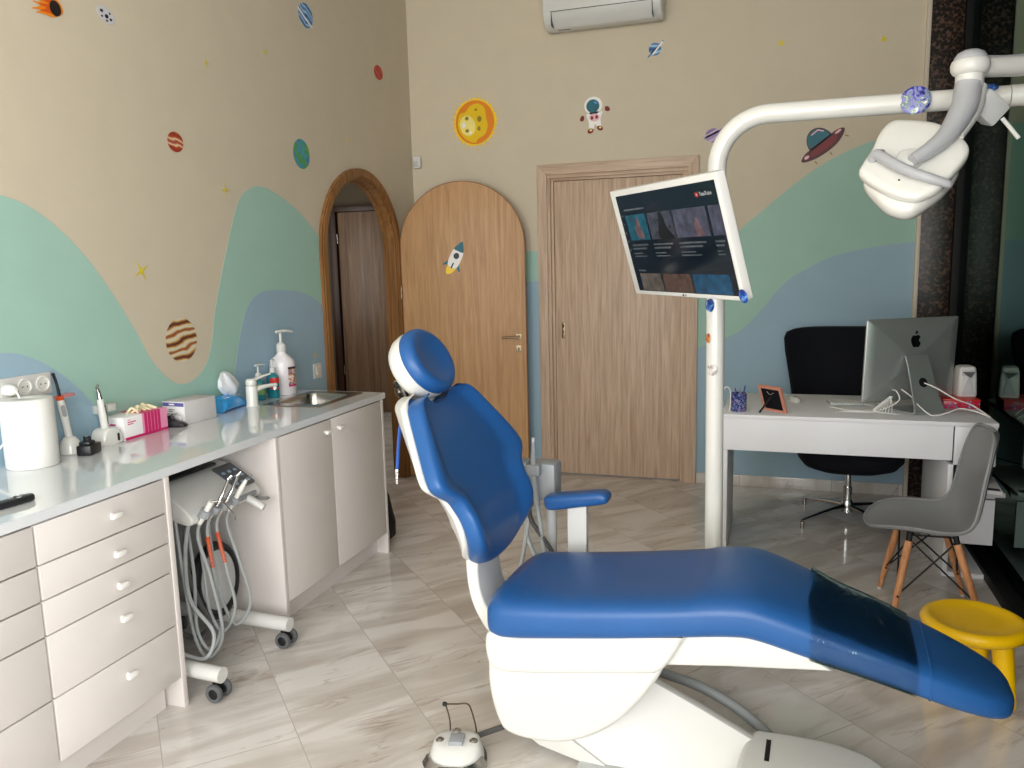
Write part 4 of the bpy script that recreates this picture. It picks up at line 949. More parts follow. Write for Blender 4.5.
for k in (1, 2):
    a, pts, hs = hang(ys[k], 0.12, 'turbine', (0.10, 0.14)[k - 1], (-0.01, 0.012)[k - 1])
    P = spline(pts, 10); i0 = 12
    b = NB(); seg = P[11:19]
    for q in range(15):
        f = q / 14 * (len(seg) - 1); i = min(int(f), len(seg) - 2); c = seg[i].lerp(seg[i + 1], f - i); d = (seg[i + 1] - seg[i])
        lathe([(0.0068, -0.0035), (0.0088, 0.0), (0.0068, 0.0035)], c, d, 10, bm=b)
    obj('orange_spring_sleeve', b, 'orange_spring', hs)
hang(ys[3], 0.10, 'scaler', 0.13, 0.035)
obj('supply_hose', tube([(0.52, -3.185, 0.625), (0.515, -3.215, 0.50), (0.53, -3.225, 0.33), (0.60, -3.20, 0.20), (0.58, -3.23, 0.11), (0.50, -3.27, 0.14)], 0.0075, seg=8, n=10), 'hose_grey', ct)
obj('supply_hose', tube([(0.44, -3.14, 0.64), (0.46, -3.16, 0.45), (0.49, -3.13, 0.27), (0.50, -3.09, 0.17), (0.42, -3.10, 0.11), (0.30, -3.12, 0.16)], 0.010, seg=8, n=10), 'hose_dark', ct)
obj('column', box(0.13, 0.36, -3.20, -3.10, 0.10, 0.70, 0.02), 'plastic_light_grey', ct)
b = NB(); lathe([(0.0, 0.0), (0.12, 0.0), (0.12, 0.03), (0.105, 0.034), (0.0, 0.034)], (0.40, -2.945, 0.285), (1, 0.12, 0.10), 40, bm=b); dr = obj('bowl', b, 'plastic_light_grey', ct)
b = NB(); c0 = Vector((0.415, -2.945, 0.285)); A = align((1, 0.12, 0.10))
pts = [c0 + A.to_3x3() @ Vector((0.136 * math.cos(2 * PI * i / 40), 0.136 * math.sin(2 * PI * i / 40), 0)) for i in range(41)]
tube(pts, 0.022, seg=10, smooth=False, bm=b); obj('black_rim', b, 'rubber_black', dr)
bt = NB()
tube([(0.16, -3.292, 0.10), (0.45, -3.292, 0.10), (0.705, -3.295, 0.095)], 0.029, seg=16, bm=bt); tube([(0.10, -2.872, 0.10), (0.45, -2.872, 0.10), (0.705, -2.872, 0.095)], 0.029, seg=16, bm=bt)
tube([(0.16, -3.292, 0.10), (0.11, -3.26, 0.10), (0.09, -3.08, 0.10), (0.09, -2.92, 0.10), (0.10, -2.872, 0.10)], 0.029, seg=16, bm=bt)
obj('base_frame', bt, 'plastic_white', ct)
for x, y in ((0.672, -3.295), (0.672, -2.872), (0.14, -3.24), (0.14, -2.90)):
    b = cyl((x, y, 0.045), (x, y, 0.072), 0.012, seg=12); box(x - 0.012, x + 0.016, y - 0.024, y + 0.024, 0.030, 0.058, 0.008, bm=b)
    cs_ = obj('caster', b, 'rubber_black', ct)
    for s in (-1, 1):
        wh = obj('wheel', lathe([(0.020, -0.008), (0.031, -0.009), (0.0335, -0.004), (0.0335, 0.004), (0.031, 0.009), (0.020, 0.008)], (x + 0.012, y + s * 0.026, 0.034), (0, 1, 0), 24), 'tire_grey', cs_)
        obj('wheel_hub', lathe([(0.0, -0.010), (0.016, -0.010), (0.021, -0.007), (0.021, 0.007), (0.016, 0.010), (0.0, 0.010)], (x + 0.012, y + s * 0.026, 0.034), (0, 1, 0), 20), 'rubber_black', cs_)
# ------------------------------------------------------------------ the dental chair
ch = thing('dental_chair', 'blue and white dental patient chair in the middle of the room', 'dental chair', (1.78, -3.13, 0), math.radians(-3))
def lerp_tab(tab, x):
    for a, c in zip(tab, tab[1:]):
        if x <= c[0] or c is tab[-1]:
            f = min(1.0, max(0.0, (x - a[0]) / (c[0] - a[0]))); f = f * f * (3 - 2 * f) if False else f
            return [u + (v - u) * f for u, v in zip(a[1:], c[1:])]
ST = [(-.036, .15, .492, .430), (-.030, .19, .512, .410), (-.015, .222, .527, .396), (.01, .240, .541, .388), (.06, .250, .552, .392), (.2, .252, .566, .414), (.4, .252, .592, .446), (.55, .252, .614, .474), (.64, .251, .630, .490),
      (.70, .248, .637, .498), (.75, .243, .636, .500), (.80, .236, .624, .489), (.85, .229, .608, .475), (.93, .217, .580, .452), (1.0, .206, .556, .435), (1.1, .192, .520, .408), (1.2, .178, .482, .378), (1.27, .164, .455, .357), (1.33, .146, .430, .342), (1.37, .126, .412, .336), (1.395, .100, .398, .336), (1.410, .060, .384, .344)]
def seat_rings(st, grow=0.0, n=40):
    R = []
    for s, w, zt, zb in st:
        hz = (zt - zb) / 2 + grow; cz = (zt + zb) / 2
        ring = []
        for a, c in sring(0, 0, w + grow, hz, n, 3.6):
            dish = -0.012 * max(0, 1 - (a / w) ** 2) if (c > 0 and 0.05 < s < 0.6) else 0.0
            ring.append((s, a, cz + c + dish))
        R.append(ring)
    return R
def dense(tab, k=3):
    out = []
    P = [Vector(t[:3]) for t in tab]
    A = spline([(t[0], t[1], t[2]) for t in tab], k); B = spline([(t[0], t[3], 0) for t in tab], k)
    return [(a.x, a.y, a.z, b.y) for a, b in zip(A, B)]
SD = dense(ST, 3)
obj('seat_cushion', loft(seat_rings(SD)), 'leather_blue', ch, world=False, angle=60)
# clear vinyl cover drawn over the leg end
def cover():
    rows = [q for q in SD if 0.885 < q[0] < 1.20]; R = []
    for k, ring in enumerate(seat_rings(rows, 0.0035, 64)):
        s = ring[0][0]; edge = max(0.0, 1 - (s - 0.885) / 0.09)
        nr = []
        for (x, y, z) in ring:
            wv = 0.006 * edge * math.sin(26 * y + 3) * math.sin(60 * s) + 0.0028 * math.sin(11 * y + 17 * s)
            nr.append((x + (0.006 * math.sin(17 * y) if k == 0 else 0), y * (1.0 + 0.02 * edge), z + (abs(wv) + 0.001 if z > rows[k][2] - 0.02 else -0.001)))
        R.append(nr)
    return loft(R, cap=False)
obj('foot_cover', cover(), 'clear_vinyl', ch, world=False, angle=60)
# piping where the leg pad's own end cap begins
rows = [q for q in SD if 1.19 < q[0] < 1.21][:1]
ring = seat_rings(rows, 0.0015, 64)[0]
obj('end_seam', tube([(x, y, z) for x, y, z in ring] + [ring[0]], 0.002, seg=6, smooth=False), 'leather_blue', ch, world=False)

# white moulded body under the seat
def shell(pts, t, bev, n=4): return prism(smooth2(pts, n) if n else pts, 'xz', -t, t, bev, seg=4)
up = [(-.024, .405), (-.024, .36), (-.010, .318), (.03, .302), (.12, .312), (.22, .328), (.34, .350), (.44, .366), (.505, .382), (.540, .420), (.572, .480), (.585, .520), (.45, .500), (.30, .478), (.15, .455), (.03, .435), (-.012, .425)]
obj('upper_shell', shell(up, .236, .018), 'plastic_white', ch, world=False, angle=60)
lo = [(-.014, .350), (-.021, .30), (-.020, .25), (-.010, .19), (.008, .135), (.03, .104), (.08, .090), (.15, .091), (.22, .102), (.30, .136), (.38, .195), (.44, .262), (.49, .335), (.515, .39), (.46, .40), (.34, .385), (.22, .362), (.10, .345), (.03, .338)]
obj('lower_shell', shell(lo, .226, .018), 'plastic_white', ch, world=False, angle=60)
un = [(.46, .385), (.70, .420), (.965, .452), (.90, .49), (.80, .51), (.72, .518), (.60, .50), (.50, .482)]
obj('leg_rest_underside', prism(un, 'xz', -.205, .205, .010), 'plastic_white', ch, world=False)
# lifting arm and floor base
rings = []
for sa, yn, zn, yt, zt, yf in ((.06, -.150, .19, -.01, .40, .02), (.226, -.150, .078, -.005, .343, .02), (.345, -.150, .006, -.004, .282, .018), (.60, -.140, .004, -.004, .172, .016), (.825, -.125, .004, -.004, .068, .014)):
    rings.append([(sa, yn, max(zn - .04, .002)), (sa, yn, zn + .004), (sa, yt - .012, zt - .003), (sa, yt, zt), (sa, yf, zt - .004), (sa, yf, max(zn - .04, .002))])
obj('lift_arm', loft(rings), 'plastic_white', ch, world=False, angle=25)
ar2 = [(.02, .22), (.06, .188), (.226, .076), (.336, .010), (.350, .002), (.285, .002), (.12, .036), (.02, .10)]
obj('lower_link', prism(ar2, 'xz', -.160, -.1505, .003), 'plastic_white', ch, world=False)
b = NB()
foot = smooth2([(.745, .03), (.80, .055), (.90, .060), (1.0, .050), (1.10, .0), (1.15, -.12), (1.13, -.26), (1.0, -.36), (.85, -.37), (.75, -.30), (.72, -.15)], 5)
prism(foot, 'xy', 0.0, .100, .018, seg=4, bm=b)
obj('base_cover', b, 'plastic_white', ch, world=False, angle=50)
obj('base_slot', box(.792, .806, -.110, .0, .099, .1015, .0005), 'rubber_black', ch, world=False)
obj('pivot_boot', cyl((.80, -.10, .04), (.80, .085, .04), .035), 'rubber_black', ch, world=False)
obj('floor_plate', prism(rrect(.25, 1.05, -.30, .04, .05), 'xy', 0.0, .012, .004), 'plastic_light_grey', ch, world=False)

# bracket that carries the backrest
jp = [(-.135, .650), (-.140, .570), (-.130, .480), (-.100, .405), (-.05, .350), (.06, .345), (.06, .390), (-.01, .398), (-.060, .430), (-.090, .490), (-.098, .570), (-.090, .650)]
obj('back_bracket', prism(smooth2(jp, 4), 'xz', -.105, .085, .008), 'plastic_white', ch, world=False)

# backrest: rows of (height, half width, front s)
BT = [(.578, .040, -.066), (.586, .080, -.058), (.600, .122, -.047), (.632, .172, -.030), (.675, .214, -.012), (.725, .240, -.008), (.770, .247, -.020), (.805, .250, -.040), (.838, .264, -.056), (.862, .300, -.068), (.884, .328, -.078), (.908, .332, -.090), (.95, .312, -.114), (1.0, .280, -.145), (1.04, .252, -.171), (1.075, .228, -.193), (1.102, .204, -.211), (1.118, .172, -.220), (1.126, .130, -.225)]
BD = [(p.x, p.y, q.y) for p, q in zip(spline([(a, b_, 0) for a, b_, c in BT], 4), spline([(a, c, 0) for a, b_, c in BT], 4))]
def back_rings(rows, thick, setback, wd, n=48, e=3.0):
    R = []
    for z, w, s in rows:
        w = max(.01, w + wd); top = max(0.0, min(1.0, (z - 1.0) / 0.14)); ring = []
        endk = min(1.0, (z - .575) / .05, (1.150 - z) / .03); th = thick * (0.55 + 0.45 * max(0.0, endk))
        for a, c in sring(0, 0, 1.0, 1.0, n, e):
            hk = min(1.0, max(0.0, (.94 - abs(a)) / .34)); hollow = (.038 * hk * hk * (3 - 2 * hk) + .024 * (1 - abs(a) ** 2)) * min(1.0, max(0.0, (z - .59) / .14))
            dip = .058 * top * (1 - min(1.0, abs(a) / .80) ** 2)
            zz = z - dip + c * th * .5 * .33
            ss = s - setback - th * .5 + c * th * .5 - hollow + dip * .42
            ring.append((ss, a * w, zz))
        R.append(ring)
    return R
obj('backrest_cushion', loft(back_rings(BD, .086, -.004, 0.0, 64, 3.6)), 'leather_blue', ch, world=False, angle=70)
obj('backrest_shell', loft(back_rings(BD, .050, .060, -.012)), 'plastic_white', ch, world=False, angle=70)

# headrest
hn = Vector((math.cos(math.radians(30)), 0, math.sin(math.radians(30)))); hc = Vector((-.318, 0, 1.217))
HM = frame(hc, (0, 1, 0), (-hn.z, 0, hn.x))       # local x lateral, y up along the pad, z out of the face
if (HM.to_3x3() @ Vector((0, 0, 1))).dot(hn) < 0: HM = frame(hc, (0, -1, 0), (-hn.z, 0, hn.x))
def puck(rows, n=44):
    return loft([[(rx * math.cos(2 * PI * k / n), ry * math.sin(2 * PI * k / n), zz - dd * 0) for k in range(n)] for rx, ry, zz, dd in rows], M=HM)
cushion = [(.112, .098, -.010, 0), (.124, .110, -.006, 0), (.130, .116, .008, 0), (.129, .115, .024, 0), (.124, .110, .038, 0), (.114, .100, .047, 0), (.102, .088, .0485, 0), (.086, .072, .0445, 0), (.066, .054, .039, 0), (.04, .032, .0355, 0), (.02, .016, .0345, 0)]
obj('headrest_cushion', puck(cushion), 'leather_blue', ch, world=False, angle=70)
shellr = [(.05, .042, -.072, 0), (.090, .080, -.068, 0), (.114, .102, -.056, 0), (.127, .113, -.036, 0), (.1305, .1165, -.010, 0), (.128, .114, .002, 0), (.10, .09, .004, 0)]
obj('headrest_shell', puck(shellr), 'plastic_white', ch, world=False, angle=70)
obj('headrest_stem', prism([(-.355, 1.15), (-.330, 1.165), (-.262, 1.03), (-.285, 1.02)], 'xz', -.035, .035, .006), 'plastic_white', ch, world=False)
kc = Vector((-.385, -.045, 1.128)); ka = Vector((-.62, -.70, -.30)).normalized()
kb = obj('adjusting_knob', lathe([(0.0, -.014), (.034, -.014), (.037, -.010), (.037, .004), (.030, .008), (.028, .004), (.020, .004), (.018, .012), (.008, .016), (0, .016)], kc, ka, 32), 'dark_steel', ch, world=False)
obj('knob_ring', lathe([(.036, -.004), (.0395, -.004), (.0395, .003), (.036, .003)], kc, ka, 32), 'chrome', kb, world=False)
obj('pivot', cyl(kc - ka * .01, (-.335, 0, 1.125), .014), 'plastic_white', ch, world=False)

# armrest on the far side
AM = Matrix.Translation((.100, .36, .690)) @ Matrix.Rotation(math.radians(-5), 4, 'Y')
pad = prism(smooth2([(-.118, -.032), (-.122, -.008), (-.108, .012), (.02, .022), (.09, .026), (.116, .014), (.118, -.004), (.10, -.018), (.0, -.030), (-.09, -.040)], 4), 'xz', -.040, .040, .017, seg=5, M=AM)
obj('armrest_pad', pad, 'leather_blue', ch, world=False, angle=60)
b = NB(); prism([(.062, .40), (.062, .672), (.135, .675), (.135, .44), (.10, .40)], 'xz', .345, .375, .006, bm=b); box(.06, .13, .20, .375, .392, .430, .008, bm=b)
obj('armrest_post', b, 'plastic_white', ch, world=False)

# strap with a clip hanging from the headrest
st = thing('bib_strap', 'blue strap with a metal clip hanging from the headrest of the chair', 'strap', (1.42, -3.2, 1.09))
b = NB(); pts = [(1.437, -3.215, 1.088), (1.424, -3.23, 1.02), (1.418, -3.235, 0.96), (1.410, -3.235, 0.885)]
tube(pts, 0.0055, seg=8, flat=0.35, bm=b); obj('strap', b, 'strap_blue', st)
b = NB(); box(1.403, 1.414, -3.24, -3.23, 0.862, 0.886, 0.002, bm=b); box(1.4035, 1.4115, -3.239, -3.231, 0.835, 0.862, 0.0015, bm=b); obj('clip', b, 'chrome', st)

# suction holder stand behind the backrest
su = thing('suction_stand', 'grey suction instrument holder standing between backrest and armrest', 'dental holder', (1.755, -2.67, 0))
a3 = math.radians(-3); e3 = Vector((math.cos(a3), math.sin(a3), 0)); l3 = Vector((-math.sin(a3), math.cos(a3), 0)); O3 = Vector((1.78, -3.13, 0))
CM = frame(O3, e3, l3)
obj('holder_block', box(-.130, -.015, .44, .53, .640, .785, .010, M=CM), 'plastic_grey', su)
b = NB(); box(-.165, -.120, .425, .50, .735, .790, .006, bm=b, M=CM); box(-.120, -.066, .41, .452, .742, .785, .006, bm=b, M=CM); obj('instrument_cradle', b, 'plastic_grey', su)
b = cyl(CM @ Vector((-.045, .485, .0)), CM @ Vector((-.045, .485, .65)), .020); lathe([(0.0, 0), (.10, 0), (.105, .004), (.10, .014), (.03, .022), (.0, .022)], CM @ Vector((-.045, .485, 0)), seg=28, bm=b)
obj('post', b, 'plastic_light_grey', su)
ins = obj('suction_handpiece', tube([CM @ Vector(p) for p in ((-.092, .425, .875), (-.093, .428, .84), (-.095, .43, .80), (-.090, .43, .70), (-.082, .43, .62))], [.0055, .0085, .0115, .0125, .011], seg=12), 'plastic_grey', su)
obj('nozzle', cyl(CM @ Vector((-.092, .425, .872)), CM @ Vector((-.0915, .424, .888)), .0065), 'plastic_light_grey', ins)
def hose(pts, r, m='hose_grey'): return obj('hose', tube([CM @ Vector(p) for p in pts], r, seg=10, n=10), m, su)
hose(((-.082, .43, .625), (-.062, .42, .50), (-.045, .41, .38), (-.05, .36, .22), (-.12, .33, .14), (-.2, .35, .18), (-.12, .43, .10), (-.06, .46, .06)), .0095)
hose(((-.125, .455, .735), (-.115, .43, .60), (-.13, .40, .45), (-.15, .39, .30), (-.10, .40, .12), (-.06, .45, .05)), .0085)
hose(((-.115, .47, .64), (-.125, .42, .52), (-.07, .40, .40), (-.02, .39, .30), (-.03, .42, .15), (-.05, .46, .08)), .0095)
b = NB()
P = spline([CM @ Vector(p) for p in ((-.118, .45, .64), (-.105, .42, .57), (-.03, .42, .46), (.03, .40, .36), (.05, .40, .22), (.0, .44, .10))], 16)
tube([tuple(p) for p in P], .0085, seg=10, smooth=False, bm=b)
for i in range(0, len(P) - 1):
    d = P[i + 1] - P[i]
    lathe([(.008, -.0022), (.0115, 0.0), (.008, .0022)], P[i], d, 10, bm=b)
obj('corrugated_hose', b, 'hose_dark', su)

# hose over the floor from under the seat to the base
tag(obj('floor_hose', tube([(2.12, -2.88, .13), (2.24, -2.90, .118), (2.35, -2.925, .105), (2.46, -2.955, .072), (2.54, -2.995, .040), (2.60, -3.055, .022)], .017, seg=12, n=10), 'hose_grey', origin=(2.4, -2.9, .08)),
    'grey hose curving over the floor from the chair body to its base', 'hose')

# foot pedal
fp = thing('foot_pedal', 'white round dental foot pedal with a wire hoop on the floor', 'foot pedal', (1.655, -3.405, 0))
PM = Matrix.Translation((1.655, -3.405, 0)) @ Matrix.Rotation(math.radians(13), 4, 'Z')
def dome(rows, n=40): return loft([[(cx + rx * math.copysign(abs(math.cos(t)) ** .8, math.cos(t)), cy + ry * math.copysign(abs(math.sin(t)) ** .8, math.sin(t)), z) for t in [2 * PI * k / n for k in range(n)]] for cx, cy, rx, ry, z in rows], M=PM)
obj('base_ring', dome([(0, 0, .090, .098, 0), (0, 0, .094, .102, .004), (0, 0, .094, .102, .012), (0, 0, .088, .095, .016)]), 'hose_dark', fp)
bd = obj('body', dome([(0, 0.0, .086, .092, .014), (0, .0, .086, .092, .024), (0, .012, .077, .074, .052), (0, .020, .071, .058, .066), (0, .020, .060, .046, .071), (0, .02, .02, .02, .072)]), 'plastic_white', fp, angle=60)
obj('grey_key', box(-.020, .024, -.020, .032, .069, .084, .003, M=PM), 'plastic_grey', fp)
obj('round_button', lathe([(.013, 0), (.0135, .012), (.010, .015), (0, .0155)], PM @ Vector((-.004, .050, .068))), 'chrome', fp)
for x in (-.052, .054): obj('steel_button', lathe([(.0135, 0), (.0135, .003), (.008, .008), (0, .0095)], PM @ Vector((x, .012, .068))), 'steel', fp)
lp = []
for k in range(17):
    t = math.radians(196 + 148 * k / 16); lp.append([(r * math.cos(t), .0 + 1.04 * r * math.sin(t), z) for r, z in ((.086, .018), (.104, .012), (.106, .022), (.090, .046), (.086, .044), (.099, .022))])
obj('pedal_lip', loft(lp, M=PM), 'steel', fp)
obj('lip_slot', box(-.042, .045, -.0945, -.088, .040, .046, .001, M=PM), 'hose_dark', fp)
obj('wire_hoop', tube([PM @ Vector(p) for p in ((-.028, .060, .062), (-.031, .075, .10), (-.045, .095, .135), (-.050, .10, .138), (-.010, .10, .140), (.022, .10, .142), (.036, .092, .128), (.052, .072, .085), (.058, .062, .045))], .0026, seg=8), 'dark_steel', fp)
obj('hoop_cap', lathe([(0, -.008), (.006, -.006), (.008, 0), (.006, .006), (0, .008)], PM @ Vector((-.050, .10, .139)), (1, 0, 0)), 'rubber_black', fp)
obj('cable', tube([PM @ Vector((.03, .085, .03)), (1.70, -3.27, .028), (1.76, -3.20, .026), (1.83, -3.14, .030), (1.90, -3.10, .05), (1.95, -3.09, .10)], .0095, seg=10), 'hose_dark', fp)
# ------------------------------------------------------------------ lamp pole, lamp and monitor
PX, PY = 2.359, -2.45
lpole = thing('lamp_pole', 'tall white tubular pole bending into a horizontal arm over the chair', 'pole', (PX, PY, 0))
pts = [(PX, PY, 0.02), (PX - .004, PY, 0.7), (PX - .008, PY, 1.40), (PX - .010, PY, 1.80)]
cx, R = PX - .010, .175
arc = [(cx + R - R * math.cos(math.radians(a)), PY, 1.862 + R * math.sin(math.radians(a))) for a in range(0, 91, 9)]
b = tube(pts + arc + [(2.75, PY, 2.037), (3.262, PY, 2.034)], .0335, seg=24, smooth=False)
obj('pole', b, 'plastic_white_gloss', lpole, angle=60)
obj('arm_sleeve', tube([(3.264, PY, 2.034), (3.47, PY, 2.033)], .0345, seg=24), 'plastic_white_gloss', lpole)
obj('floor_flange', lathe([(0, 0), (.115, 0), (.12, .005), (.115, .018), (.05, .026), (.0335, .03), (0, .03)], (PX, PY, 0), seg=36), 'plastic_white', lpole)
obj('end_hub', lathe([(0, -.05), (.040, -.05), (.044, -.045), (.044, .055), (.036, .068), (0, .07)], (3.475, PY, 2.045), seg=28), 'plastic_white', lpole)

lamp = thing('operating_lamp', 'white dental operating lamp head on a jointed grey arm', 'dental lamp', (3.09, -2.76, 1.95))
Kp = Vector((3.092, -2.74, 2.085))
b = tube([(3.475, PY, 2.118), (3.478, PY, 2.135), (3.44, -2.475, 2.135), (3.30, -2.58, 2.100), (3.13, -2.70, 2.082)], [.034, .035, .034, .031, .029], seg=18)
obj('swing_arm', b, 'plastic_white_gloss', lamp)
b = tube([(3.30, -2.575, 2.126), (3.21, -2.64, 2.111), (3.13, -2.70, 2.104)], .022, seg=12, flat=.5); obj('swing_arm_cover', b, 'lamp_grey', lamp)
b = lathe([(0, -.070), (.036, -.070), (.038, -.066), (.038, -.030), (.046, -.026), (.052, -.016), (.053, .0), (.050, .010), (.044, .014), (0, .015)], Kp, seg=32)
obj('knuckle', b, 'plastic_white', lamp, angle=50)
obj('knuckle_cap', lathe([(.046, .012), (.045, .018), (.036, .032), (.020, .040), (0, .043)], Kp, seg=32), 'lamp_grey', lamp, angle=60)
gp = [(3.090, -2.745, 2.030), (3.086, -2.752, 2.005), (3.073, -2.785, 1.955), (3.026, -2.845, 1.878), (2.975, -2.888, 1.832), (2.925, -2.915, 1.802)]
obj('yoke_arm', tube(gp, [.036, .038, .037, .029, .023, .017], seg=16), 'lamp_grey', lamp, angle=60)
obj('yoke_back', tube([(p[0] + .020, p[1] + .024, p[2] - .004) for p in gp[0:4]], [.034, .036, .033, .026], seg=14), 'plastic_white', lamp)
TM = Matrix.Translation((3.145, -2.70, 1.972)) @ Matrix.Scale(1.18, 4) @ Matrix.Rotation(math.radians(40), 4, 'Y') @ Matrix.Rotation(.4, 4, 'Z')
obj('driver_box', box(-.032, .045, -.028, .028, -.032, .030, .008, M=TM), 'plastic_light_grey', lamp)
obj('cable_end', tube([(3.188, -2.72, 1.928), (3.212, -2.725, 1.895), (3.232, -2.73, 1.866)], .006, seg=8), 'plastic_white', lamp)
n = Vector((-.10025, -.75188, .65163)); C0 = Vector((2.945, -2.87, 1.79))
LM = frame(C0, (.99123, -.13216, 0), (.08612, .64592, .75854))
top = smooth2([[-.076, .195], [-.038, .197], [.043, .172], [.095, .125], [.128, .072], [.129, .029], [.097, -.034], [.061, -.093], [.024, -.122], [-.009, -.129], [-.059, -.110], [-.108, -.070], [-.152, -.020], [-.149, .015], [-.124, .079], [-.105, .150]], 4)
def scaled(P, k, c=(-.01, .03)): return [(c[0] + (x - c[0]) * k, c[1] + (y - c[1]) * k) for x, y in P]
rings = []
for k, z in ((.50, .012), (.85, .011), (.955, .008), (.99, .003), (1.0, -.006), (.995, -.018), (.95, -.026)):
    rings.append([(x, y, z) for x, y in scaled(top, k)])
obj('head_cover', loft(rings, M=LM), 'plastic_white_gloss', lamp, angle=60)
low = smooth2([[-.142, .006], [-.136, -.032], [-.108, -.078], [-.076, -.119], [-.038, -.140], [-.004, -.138], [.038, -.102], [.080, -.050], [.110, .015], [.100, .08], [.03, .13], [-.06, .15], [-.12, .08]], 4)
rings = []
for k, z in ((.94, -.026), (1.0, -.038), (1.0, -.060), (.95, -.082), (.82, -.098), (.6, -.104)):
    rings.append([(x, y, z) for x, y in scaled(low, k)])
lo_ = obj('reflector_housing', loft(rings, M=LM), 'plastic_white_gloss', lamp, angle=60)
mat('lens_grey', (210, 214, 218), 0.05, var=0.02, coat=0.6)
obj('lens', prism(scaled(low, .58), 'xy', -.107, -.103, M=LM), 'lens_grey', lamp)
obj('ball_seat', prism(smooth2([(-.055, -.005), (-.045, .03), (-.01, .035), (.015, .005), (.0, -.025), (-.03, -.03)], 4), 'xy', .010, .036, .006, M=LM), 'plastic_white', lamp, angle=60)
hd = obj('handle', tube([LM @ Vector(p) for p in ((-.122, .022, .010), (-.112, .026, .030), (-.095, .010, .036), (-.060, -.026, .038), (-.015, -.060, .036), (.035, -.084, .030), (.075, -.089, .012), (.082, -.086, .002))], [.012, .015, .016, .016, .015, .014, .012, .010], seg=12), 'lamp_grey', lamp, angle=60)
obj('handle_pin', cyl(LM @ Vector((-.098, .032, .012)), LM @ Vector((-.094, .034, .034)), .009), 'chrome', hd)
obj('screw', cyl(LM @ Vector((-.045, -.065, .008)), LM @ Vector((-.045, -.065, .0125)), .003), 'rubber_black', lamp)

# round stickers on the pole and its arm
def dome_sticker(label, c, nrm, r, m, cat='sticker'):
    o = obj('planet_sticker', lathe([(r, 0.0), (r * .98, .0012), (r * .8, .0035), (r * .4, .006), (0, .0068)], c, nrm, 28), m, origin=c)
    return tag(o, label, cat, 'round planet stickers on the lamp pole')
dome_sticker('large blue and white earth sticker on the horizontal arm of the pole', (2.985, PY - .037, 2.037), (-.15, -1, .12), .047, 'pl_earth_photo')
dome_sticker('small blue sticker on the arm just behind the lamp yoke', (3.205, PY - .022, 2.062), (0, -.6, .8), .022, 'pl_blue_photo')
dome_sticker('dark blue planet sticker on the pole right under the monitor', (PX - .027, PY - .024, 1.367), (-.75, -.66, 0), .026, 'pl_blue_photo')
dome_sticker('brown orange planet sticker on the pole below the blue one', (PX - .032, PY - .014, 1.245), (-.92, -.4, 0), .023, 'pl_orange')
dome_sticker('pale grey moon sticker lowest on the pole', (PX - .015, PY - .031, 1.128), (-.42, -.9, .1), .022, 'pl_moon')

# monitor
mo = thing('monitor', 'white framed flat monitor on the lamp pole showing a video menu', 'monitor', (2.2528, -2.9227, 1.5934))
r_ = Vector((.60900, -.79315, -.00512)).normalized(); u_ = Vector((-.2217, -.1764, .9590)); MM = frame((2.25279, -2.92266, 1.59339), r_, u_)   # local z faces the patient
fr = prism(rrect(-.336, .315, -.183, .189, .006), 'xy', -.026, .004, .003, M=MM)
obj('housing', fr, 'plastic_white', mo)
sc_ = obj('screen', prism([(-.3, -.16875), (.3, -.16875), (.3, .16875), (-.3, .16875)], 'xy', .003, .0046, M=MM), 'screen_dark', mo)
def scr(name, col, e=0.5): return mat(name, tuple(v * .72 for v in col), 0.25, var=0.5, vscale=30, emit=col, estr=e * .3)
scr('scr_teal', (14, 92, 116), .28); scr('scr_grey', (72, 76, 92), .28); scr('scr_violet', (84, 86, 108), .28); scr('scr_tan', (110, 102, 96), .25); scr('scr_rust', (98, 74, 66), .25); scr('scr_blue', (24, 84, 124), .28)
scr('scr_text', (96, 104, 112), .25); scr('scr_red', (214, 40, 40), .5); scr('scr_white', (214, 218, 222), .4); scr('scr_skin', (124, 96, 104), .25); scr('scr_black', (16, 18, 24), .1)
def rect(nm, x0, x1, y0, y1, m, z=.0050, par=None): return obj(nm, prism([(x0, y0), (x1, y0), (x1, y1), (x0, y1)], 'xy', z - .0006, z, M=MM), m, par or sc_)
for x0, x1, m in ((-.265, -.130, 'scr_teal'), (-.118, .030, 'scr_grey'), (.042, .225, 'scr_violet'), (.240, .298, 'scr_violet')):
    rect('thumbnail', x0, x1, .012, .100, m)
    for yy, k, h_ in ((-.008, .82, .006), (-.020, .70, .006), (-.036, .45, .004), (-.046, .60, .004)): obj('caption_line', prism([(x0, yy), (x0 + (x1 - x0) * k, yy), (x0 + (x1 - x0) * k, yy + h_), (x0, yy + h_)], 'xy', .0044, .0050, M=MM), 'scr_text', sc_)
for x0, x1, m in ((-.265, -.125, 'scr_tan'), (-.112, .060, 'scr_rust'), (.072, .27, 'scr_blue')): rect('thumbnail', x0, x1, -.166, -.105, m)
for xx, yy, ww in ((-.265, .115, .14), (-.265, -.098, .05)): obj('caption_line', prism([(xx, yy), (xx + ww, yy), (xx + ww, yy + .006), (xx, yy + .006)], 'xy', .0044, .0050, M=MM), 'scr_text', sc_)
b = NB(); 
for k in range(5): prism(rrect(-.290, -.283, .095 - k * .03, .102 - k * .03, .002), 'xy', .0044, .0050, bm=b, M=MM)
obj('menu_icons', b, 'scr_text', sc_)
